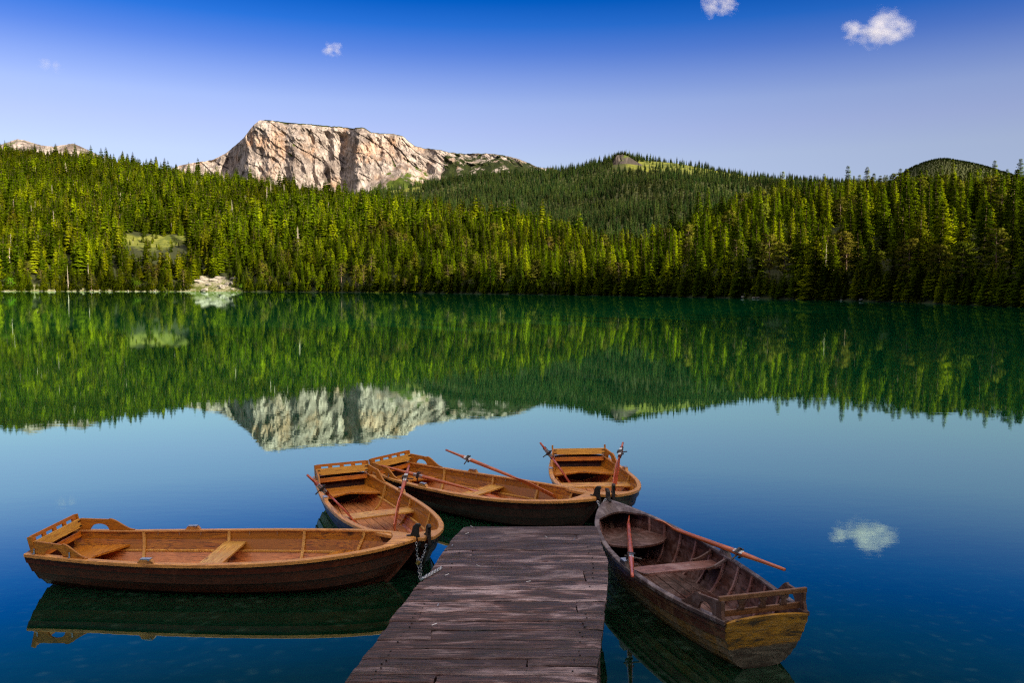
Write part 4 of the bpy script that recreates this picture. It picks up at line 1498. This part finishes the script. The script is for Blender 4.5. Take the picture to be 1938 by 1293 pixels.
    for i in range(n_ + 1):
        t = lerp(t0, .995, i / n_)
        hw = max(.004, H.b(t) - .018)
        r = []
        for j in range(9):
            yn = lerp(-1, 1, j / 8)
            ex = (.06 if not old else .15) * yn * yn * (1 - i / n_) if True else 0
            sgn = -1
            tt = max(.0, t + sgn * ex / L)
            hw2 = max(.004, H.b(tt) - .018)
            r.append((H.L * tt, yn * hw2, H.sz(tt) + .0185 + .010 * (1 - yn * yn)))
        rows.append(r)
    mb = MB(); mb.slab(rows, .022)
    mb.build('breasthook' if not old else 'foredeck', mi['gun'], root, bevel=.002)
    # stem post
    mb = MB()
    path, secs_ = [], []
    for zn in [0, .15, .3, .45, .6, .75, .9, 1.0]:
        S1, k1 = H.sz(1), H.kz(1)
        z = lerp(k1, S1, zn)
        path.append(((H.xs(1, zn) + .012, 0, z), (1, 0, 0), (0, 1, 0)))
        w_ = .020 + .008 * zn
        secs_.append([(-.035, -w_), (.028, -w_ * .6), (.028, w_ * .6), (-.035, w_)])
    mb.sweep(path, secs_)
    mb.build('stem', mi['out'], root, bevel=.003)
    # stem head, black iron
    mb = MB()
    prof = [(-.105, .015), (-.060, .020), (-.045, .055), (-.035, .105), (-.005, .135), (.035, .135), (.050, .115), (.030, .095), (.028, .03), (.050, -.07), (.020, -.11), (-.01, -.03)]
    zt = H.sz(1) + .015
    for sgn in (1,):
        a = [mb.vert((L + x, -.017, zt + z)) for x, z in prof]; b = [mb.vert((L + x, .017, zt + z)) for x, z in prof]
        mb.face(a[::-1]); mb.face(b)
        for i in range(len(prof)):
            j = (i + 1) % len(prof)
            mb.face([a[i], a[j], b[j], b[i]])
    mb.build('stem_head', M['stem'], root, bevel=.004)
    # armrests
    for side in (1, -1):
        mb = MB()
        x0, x1 = (.07, .66) if not old else (.05, .56)
        hh = .125 if not old else .13
        rows_b, rows_t = [], []
        n_ = 44
        for i in range(n_ + 1):
            x = lerp(x0, x1, i / n_); u = i / n_
            t = H.tx(x)
            y = H.b(t) - .016
            zg = H.sz(t) + .0185
            top = hh * (1 - .12 * u) if u < .55 else hh * .934 * (1 - sm((u - .55) / .45)) + .010
            if u < .08: top = hh * lerp(.86, 1, u / .08)
            cx_, cr2 = (.40, .155)
            bot = 0.0
            du = (u - cx_) / cr2
            if abs(du) < 1: bot = (.060 if not old else .068) * sqrt(1 - du * du) + 0.008
            bot = min(bot, top - .012)
            rows_b.append((x, y, zg + bot)); rows_t.append((x, y, zg + top))
        th = .011
        idx = []
        for (xb, yb, zb), (xt, yt, zt_) in zip(rows_b, rows_t):
            idx.append([mb.vert((xb, side * (yb - th), zb)), mb.vert((xb, side * (yb + th), zb)), mb.vert((xt, side * (yt + th), zt_)), mb.vert((xt, side * (yt - th), zt_))])
        for i in range(n_):
            for j in range(4):
                mb.face([idx[i][j], idx[i][(j+1) % 4], idx[i+1][(j+1) % 4], idx[i+1][j]])
        mb.face(idx[0]); mb.face(idx[-1][::-1])
        mb.build('armrest', mi['arm'], root, bevel=.002)
    # backrest
    hw = H.b(H.tx(.10)) - .012
    zg = H.sz(0) + .018
    tilt = Matrix.Rotation(radians(-14), 3, 'Y')
    if not old:
        mb = MB()
        mb.box((.105, 0, zg + .070), (.022, 2 * hw, .095), tilt)
        mb.build('backrest', mi['plank'], root, bevel=.003)
        mb = MB()
        mb.box((.115, 0, zg - .045), (.018, 2 * hw - .05, .06), tilt)
        mb.build('lower_backrest', mi['rail'], root, bevel=.003)
        # dovetail slots: dark iron screws at both ends
        for sy in (1, -1):
            for dz in (.043, .095):
                mb = MB()
                mb.box((.118 - (dz - .07) * .25, sy * (hw - .030), zg + dz), (.006, .050, .012), tilt)
                mb.build('iron_strap', M['iron'], root)
        # slotted rail
        mb = MB()
        xr, z0, z1 = .060, zg + .075, zg + (.165 if slots else .105)
        mb.box((xr - .010, 0, z1 - .016), (.022, 2 * hw - .03, .034), tilt)
        mb.box((xr + .008, 0, z0), (.022, 2 * hw - .03, .03), tilt)
        for k, yy in enumerate((-1, -.5, 0, .5, 1)):
            mb.box((xr - .002, yy * (hw - .045), (z0 + z1) / 2), (.020, .055 if abs(yy) < 1 else .07, z1 - z0 - .012), tilt)
        mb.build('slotted_rail', mi['rail'], root, bevel=.002)
        for sy in (1, -1):
            mb = MB()
            mb.box((.070, sy * (hw + .002), zg + .085), (.045, .022, .16), tilt)
            mb.build('rail_post', mi['arm'], root, bevel=.003)
    else:
        mb = MB()
        mb.box((.060, 0, zg + .150), (.028, 2 * hw + .05, .040))
        mb.build('top_rail', mi['rail'], root, bevel=.006)
        mb = MB()
        mb.box((.085, 0, zg + .020), (.020, 2 * hw - .02, .050))
        mb.build('lower_rail', mi['rail'], root, bevel=.003)
        for k, yy in enumerate((-.52, 0, .52)):
            mb = MB()
            n_ = 10; idx = []
            for i in range(n_ + 1):
                u = i / n_
                w_ = .030 - .010 * sin(pi * u) + .008 * sin(2 * pi * u) ** 2
                z = lerp(zg + .04, zg + .135, u)
                x = .080 - .018 * u
                idx.append([mb.vert((x - .01, yy * hw - w_, z)), mb.vert((x + .01, yy * hw - w_, z)), mb.vert((x + .01, yy * hw + w_, z)), mb.vert((x - .01, yy * hw + w_, z))])
            for i in range(n_):
                for j in range(4): mb.face([idx[i][j], idx[i][(j+1) % 4], idx[i+1][(j+1) % 4], idx[i+1][j]])
            mb.face(idx[0][::-1]); mb.face(idx[-1])
            mb.build('baluster', M['old_arm'], root)
        for sy in (1, -1):
            mb = MB()
            prof = [(.02, -.01), (.10, -.01), (.105, .06), (.085, .13), (.04, .135), (.045, .06)]
            a = [mb.vert((x, sy * hw - .014, zg + z)) for x, z in prof]; b = [mb.vert((x, sy * hw + .014, zg + z)) for x, z in prof]
            mb.face(a[::-1]); mb.face(b)
            for i in range(len(prof)):
                j = (i + 1) % len(prof)
                mb.face([a[i], a[j], b[j], b[i]])
            mb.build('rail_post', M['old_arm'], root, bevel=.003)
    # rowlock blocks
    for side in (1, -1):
        x = .335 * L if not old else .47 * L
        t = H.tx(x); y = H.b(t) - .006; zg_ = H.sz(t) + .018
        t2 = H.tx(x + .1); ang = atan2((H.b(t2) - H.b(t)) * side, .1)
        Rz = Matrix.Rotation(ang, 3, 'Z')
        mb = MB()
        q = []
        for z, lx in ((-.004, .085), (.034, .058)):
            for sx_, sy_ in ((-1, -1), (1, -1), (1, 1), (-1, 1)):
                v_ = Rz @ Vector((sx_ * lx, sy_ * .022, 0))
                q.append((x + v_.x, side * y + v_.y, zg_ + z))
        mb.hexa(q)
        rl = mb.build('rowlock_block', mi['gun'], root, bevel=.003)
        mb = MB()
        mb.box((x, side * y, zg_ + .040), (.10, .05, .008), Rz)
        mb.box((x + .035, side * y, zg_ + .032), (.02, .052, .014), Rz)
        mb.build('rowlock_plate', M['steel'], rl)
        # small steel hooks under the gunwale inside
        if not old:
            for xx in (.24 * L, .30 * L, .36 * L, .50 * L, .58 * L):
                t = H.tx(xx)
                mb = MB(); yy = H.b(t) - .040
                mb.box((xx, side * yy, H.sz(t) - .022), (.006, .006, .028))
                mb.build('hook', M['steel'], root)
    if not old:
        for side in (1, -1):
            for xx in (.10, .48):
                t = H.tx(xx); y = H.b(t)
                mb = MB()
                mb.box((xx, side * (y + .001), H.sz(t) + .045), (.014, .006, .05))
                mb.box((xx, side * (y + .008), H.sz(t) + .021), (.022, .020, .005))
                mb.build('bracket', M['steel'], root)
    return root, H

def oar(label, pts, collar, sty='oar', flip=None, blade=.62, bw=.062):
    """pts: handle end and blade end in world; collar: fraction of the way"""
    A, B = Vector(pts[0]), Vector(pts[1])
    d = B - A; Lo = d.length; d.normalize()
    up = Vector(flip) if flip else Vector((0, 0, 1))
    s_ = d.cross(up).normalized(); u_ = s_.cross(d).normalized()
    rot = Matrix((d, s_, u_)).transposed()
    root = bpy.data.objects.new('oar', None); COL.objects.link(root)
    root.location = A; root.rotation_euler = rot.to_euler(); root.empty_display_size = .2
    tag(root, label, 'oar', 'oars laid in the rowing boats')
    mt = M[sty]
    c = collar * Lo
    mb = MB()
    ps = [0, .10, .30, c - .10, c + .10, Lo - blade - .08, Lo - blade + .08]
    rd = [.014, .016, .018, .026, .027, .020, .014]
    mb.tube([(x, 0, 0) for x in ps], rd, 12)
    mb.build('shaft', mt, root, smooth=True)
    mb = MB(); rows = []
    n_ = 18
    for i in range(n_ + 1):
        u = i / n_
        x = lerp(Lo - blade, Lo, u)
        w = lerp(.016, bw, sm(u / .38)) * (1 - .10 * sm((u - .9) / .1))
        zc = -.030 * sin(pi * u * .5) ** 2 * u
        rows.append([(x, w * yy, zc + .010 * (1 - .6 * u) * (1 - abs(yy)) + .004) for yy in (-1, -.5, 0, .5, 1)])
    mb.slab(rows, .012)
    mb.build('blade', mt, root, bevel=.002)
    mb = MB()
    mb.tube([(Lo - .008, bw * -.9, 0.028 * -1), (Lo - .008, bw * .9, 0.028 * -1)], .007, 6)
    mb.build('blade_tip', M['plank'], root)
    mb = MB()
    for j in range(8): pass
    mb.box((c, 0, 0), (.14, .052, .046))
    cl = mb.build('collar', M['steel'], root, bevel=.006)
    mb = MB()
    mb.tube([(c, 0, .06), (c, 0, -.10)], .008, 8)
    mb.box((c, 0, .036), (.03, .066, .010))
    mb.box((c, .038, 0), (.03, .007, .066)); mb.box((c, -.038, 0), (.03, .007, .066))
    mb.build('pin', M['iron'], cl)
    return root

# positions from the photograph, on the water (z = 0 plan, gunwale heights as given)
def P2(px, py, z): 
    p = at(px, py, z); return (p.x, p.y)
def boat_pos(sp, bp, zs=.39, zb=.46):
    return P2(*sp, zs), P2(*bp, zb)
b1 = boat_pos((93, 1024), (788, 1017))
b2 = boat_pos((645, 897), (811, 1018))
b3 = boat_pos((733, 881), (1131, 942))
b4 = boat_pos((1094, 861), (1161, 937))
b5 = boat_pos((1452, 1166), (1150, 947), .45, .515)
boat1, H1 = make_boat('orange wooden rowing boat without oars, broadside left of the pier, chained to it', b1[0], b1[1], 'new', 1.04, warm=True)
boat2, H2 = make_boat('orange wooden rowing boat behind the broadside one, bow beside its bow, two oars inside', b2[0], b2[1], 'new', .95)
boat3, H3 = make_boat('long orange wooden rowing boat lying across just beyond the end of the pier', b3[0], b3[1], 'new', 1.0)
boat4, H4 = make_boat('orange wooden rowing boat farthest out, its stern seat facing the pier', b4[0], b4[1], 'new', 1.04, slots=False)
boat5, H5 = make_boat('old dark weathered rowing boat with ochre stern, moored right of the pier', b5[0], b5[1], 'old', 1.0)

def A3(px, py, z): return at(px, py, z)
oar('red oar at the left side of the boat behind the broadside one', [A3(581, 899, .80), A3(690, 1000, .10)], .25)
oar('red oar at the right side of the boat behind the broadside one', [A3(774, 882, .72), A3(741, 1000, .22)], .22, flip=(1, .3, .2))
oar('long orange oar along the far side of the boat lying across', [A3(844, 852, .62), A3(1052, 936, .30)], .22, 'oar_orange', flip=(.2, -1, .5), blade=.75)
oar('brown oar along the near side of the boat lying across', [A3(722, 882, .50), A3(960, 945, .15)], .30, 'oar_orange')
oar('red oar at the left side of the farthest boat', [A3(1022, 838, .75), A3(1088, 921, .12)], .24)
oar('red oar at the right side of the farthest boat', [A3(1179, 838, .72), A3(1158, 925, .20)], .22, flip=(1, .3, .2))
oar('bright orange oar along the far side of the old dark boat', [A3(1485, 1079, .52), A3(1228, 984, .36)], .28, 'oar_orange', flip=(-.4, -1, .5), blade=.55, bw=.07)
oar('red oar standing edge on across the left side of the old dark boat', [A3(1197, 1092, .56), A3(1188, 974, .34)], .25, 'oar', flip=(1, 0, .15), blade=.50)

# ------------------------------------------------------------------ pier
PZ0, PY0, PSL = 0.40, 8.95, 0.090
def deck_pt(px, py):
    """where the sight line meets the sloping deck plane"""
    d = ray(px, py)
    # z = PZ0 + (PY0 - y)*PSL ; (0,0,CH)+k d
    k = (PZ0 + PY0 * PSL - CH) / (d.z + PSL * d.y)
    return Vector((d.x * k, d.y * k, CH + d.z * k))
LEFT = [(880, 995), (860, 1016), (841, 1040), (818, 1077), (796, 1103), (779, 1122), (763, 1147), (746, 1164), (732, 1186), (721, 1203), (715, 1213), (687, 1245), (654, 1289)]
RIGHT = [(1130, 999), (1139, 1030), (1151, 1064), (1151, 1100), (1148, 1128), (1144, 1161), (1139, 1203), (1132, 1245), (1128, 1289)]
LE = sorted([(deck_pt(*p).y, deck_pt(*p).x) for p in LEFT]); RI = sorted([(deck_pt(*p).y, deck_pt(*p).x) for p in RIGHT])
seams = [996, 1011, 1026, 1041, 1063, 1080, 1101, 1117, 1139, 1159, 1176, 1193, 1212, 1229, 1247, 1262, 1277, 1293]
ys_ = [deck_pt(1000, s).y for s in seams]
while ys_[-1] > -3.4: ys_.append(ys_[-1] - RND.uniform(.13, .22))
pier = empty('pier', (0, 0, 0))
tag(pier, 'weathered wet wooden pier of cross planks sloping down to the lake', 'pier')
def plank(xl, xr, ya, yb, k, name='plank'):
    """cross board; xl and xr are (x at the far edge, x at the near edge), ya far, yb near"""
    n_ = max(4, int((xr[0] - xl[0]) / .035))
    sd_ = k * 3.7
    zoff = RND.uniform(-.005, .005); tw = RND.uniform(-.006, .006)
    rows = []
    my = 6
    for i in range(n_ + 1):
        u = i / n_
        x_ = lerp(xl[0], xr[0], u)
        ea = .005 * noise.noise(Vector((x_ * 3, sd_, 0))) + .004 * noise.noise(Vector((x_ * 14, sd_, 1)))
        eb = .005 * noise.noise(Vector((x_ * 3, sd_, 5))) + .004 * noise.noise(Vector((x_ * 14, sd_, 6)))
        r = []
        for j in range(my + 1):
            v = (0, .05, .25, .5, .75, .95, 1)[j]
            x = lerp(lerp(xl[0], xl[1], v), lerp(xr[0], xr[1], v), u)
            y = lerp(ya - .007 + ea, yb + .007 + eb, v)
            z = PZ0 + (PY0 - y) * PSL + zoff + tw * (u - .5) + .003 * noise.noise(Vector((x * 2.5, y * 8, sd_)))
            if v in (0, 1): z -= .005 + .010 * max(0, noise.noise(Vector((x * 6, sd_, v + 2))))
            if i == 0: x += .006 * noise.noise(Vector((y * 18, sd_, 7)))
            if i == n_: x += .005 * noise.noise(Vector((y * 18, sd_, 8)))
            if i in (0, n_): z -= .005
            r.append((x, y, z))
        rows.append(r)
    mb = MB(); mb.slab(rows, .045)
    o = mb.build(name, M['deck'], None, smooth=False)
    o.parent = pier
    return o
splits = {1: .84, 3: .18, 5: .86, 8: .85, 9: .12, 10: .90, 11: .22, 14: .70, 16: .35}
def edges(y):
    if y > LE[0][0]: return tab(y, LE), tab(y, RI)
    return LE[0][1] - .0 * y, RI[0][1]
for k in range(len(ys_) - 1):
    ya, yb = ys_[k], ys_[k + 1]
    (la, ra), (lb, rb_) = edges(ya), edges(yb)
    jl, jr = RND.uniform(-.008, .006), RND.uniform(-.004, .004)
    L_, R2_ = (la + jl, lb + jl), (ra + jr, rb_ + jr)
    if k in splits:
        xm = lerp(L_[0], R2_[0], splits[k])
        plank(L_, (xm - .003, xm - .003 + RND.uniform(-.02, .02)), ya, yb, k); plank((xm + .003, xm + .003), R2_, ya, yb, k + 50)
    else:
        plank(L_, R2_, ya, yb, k)
    if k < 20:
        for bx in (.10, .90):
            for q in (.3, .72):
                if RND.random() < .25: continue
                x = lerp(L_[0], R2_[0], bx) + RND.uniform(-.012, .012); y = lerp(ya, yb, q)
                z = PZ0 + (PY0 - y) * PSL
                mb = MB(); mb.tube([(x, y, z - .02), (x, y, z + .0085)], .0055, 7)
                mb.build('nail', M['iron'], pier)
def beam(x, y0, y1, w=.12, h=.16):
    mb = MB()
    z0 = PZ0 + (PY0 - y0) * PSL - .055; z1 = PZ0 + (PY0 - y1) * PSL - .055
    mb.hexa([(x - w/2, y0, z0 - h), (x + w/2, y0, z0 - h), (x + w/2, y1, z1 - h), (x - w/2, y1, z1 - h), (x - w/2, y0, z0), (x + w/2, y0, z0), (x + w/2, y1, z1), (x - w/2, y1, z1)])
    mb.build('beam', M['deck'], pier)
for x in (-.33, .05, .44): beam(x, -3.4, 8.75)
for (x, y) in ((-.33, 8.3), (.78, 8.3), (-.33, 5.6), (.52, 5.3), (-.33, 2.6), (.52, 2.6)):
    mb = MB()
    zt = PZ0 + (PY0 - y) * PSL - .22
    mb.tube([(x, y + .1, -1.9), (x + .01, y, 0), (x, y, zt)], [.075, .07, .068], 10)
    mb.build('post', M['deck'], pier, smooth=True)
# nails and staples in the deck
for (px, py) in ((893, 1000), (884, 1013), (856, 1036), (1034, 1020), (1087, 1024), (846, 1092), (822, 1187), (829, 1150), (1000, 1105), (905, 1075)):
    p = deck_pt(px, py)
    mb = MB()
    a = RND.uniform(0, 3)
    dx, dy = cos(a) * .018, sin(a) * .018
    mb.tube([(p.x - dx, p.y - dy, p.z - .01), (p.x - dx, p.y - dy, p.z + .014), (p.x + dx, p.y + dy, p.z + .020), (p.x + dx * 1.2, p.y + dy * 1.2, p.z - .01)], .003, 5)
    mb.build('nail', M['steel'], pier)

# ------------------------------------------------------------------ chains and padlock
def chain(pts, label, name='chain', lk=.034, r=.0042):
    pts = [Vector(p) for p in pts]
    # resample
    segs = []
    for i in range(len(pts) - 1):
        n_ = max(1, int((pts[i+1] - pts[i]).length / .004))
        for k in range(n_): segs.append(pts[i].lerp(pts[i+1], k / n_))
    segs.append(pts[-1])
    out = [segs[0]]; acc = 0
    for i in range(1, len(segs)):
        acc += (segs[i] - segs[i-1]).length
        if acc >= lk * .72: out.append(segs[i]); acc = 0
    mb = MB()
    for i in range(len(out) - 1):
        c = (out[i] + out[i+1]) / 2; d = (out[i+1] - out[i]).normalized()
        ref = Vector((.2, -1, .3)) if abs(d.z) > .5 else Vector((0, 0, 1))
        s_ = d.cross(ref).normalized(); u_ = s_.cross(d)
        if i % 2: s_ = u_
        ring = [c + d * (cos(2*pi*j/10) * lk/2) + s_ * (sin(2*pi*j/10) * lk * .30) for j in range(10)]
        nrm = d.cross(s_).normalized()
        path = []
        for j in range(10):
            rd = (ring[j] - c).normalized()
            path.append((ring[j], rd, nrm))
        mb.sweep(path, [(cos(2*pi*k/5) * r, sin(2*pi*k/5) * r) for k in range(5)], closed=True)
    o = mb.build(name, M['steel'], None, smooth=True)
    tag(o, label, 'chain')
    return o
bow1 = Vector((*b1[1], 0)); bow2 = Vector((*b2[1], 0))
c1 = at_y(788, 1027, bow1.y - .05)
c2 = at_y(790, 1058, bow1.y - .05)
c3 = at_y(795, 1099, bow1.y - .10)
dk = deck_pt(836, 1079) + Vector((0, 0, .012)); dk2 = deck_pt(806, 1096) + Vector((0, 0, .012))
chain([c1, c2, c3, dk2 + Vector((-.03, 0, -.01)), dk2, dk], 'galvanised chain from the broadside boat looped onto the left edge of the pier')
chain([at_y(807, 1031, bow1.y - .03), at_y(803, 1048, bow1.y - .04), at_y(797, 1060, bow1.y - .05), at_y(797, 1097, bow1.y - .08), dk2 + Vector((0, .03, .0)), dk + Vector((.0, .03, 0))], 'second chain strand hanging from the bows to the brass padlock', lk=.034)
def padlock():
    r = empty('padlock', at_y(791, 1066, bow1.y - .085), .4)
    tag(r, 'small brass padlock hanging on the chain left of the pier', 'padlock')
    mb = MB(); mb.box((0, 0, 0), (.040, .018, .040), Matrix.Rotation(.3, 3, 'Y')); mb.build('lock_body', M['brass'], r, bevel=.004)
    mb = MB()
    mb.tube([(-.012 + .006, 0, .016), (-.012 + .010, 0, .04), (0 + .012, 0, .05), (.012 + .010, 0, .04), (.012 + .006, 0, .016)], .0035, 6)
    mb.build('shackle', M['steel'], r)
padlock()
bow5 = Vector((*b5[1], 0))
chain([at_y(1131, 949, bow5.y - .10), at_y(1134, 958, bow5.y - .12), at_y(1138, 966, bow5.y - .14), at_y(1142, 952, bow5.y - .06), at_y(1147, 944, bow5.y)], 'short chain between the dark bows at the far right corner of the pier', lk=.04)
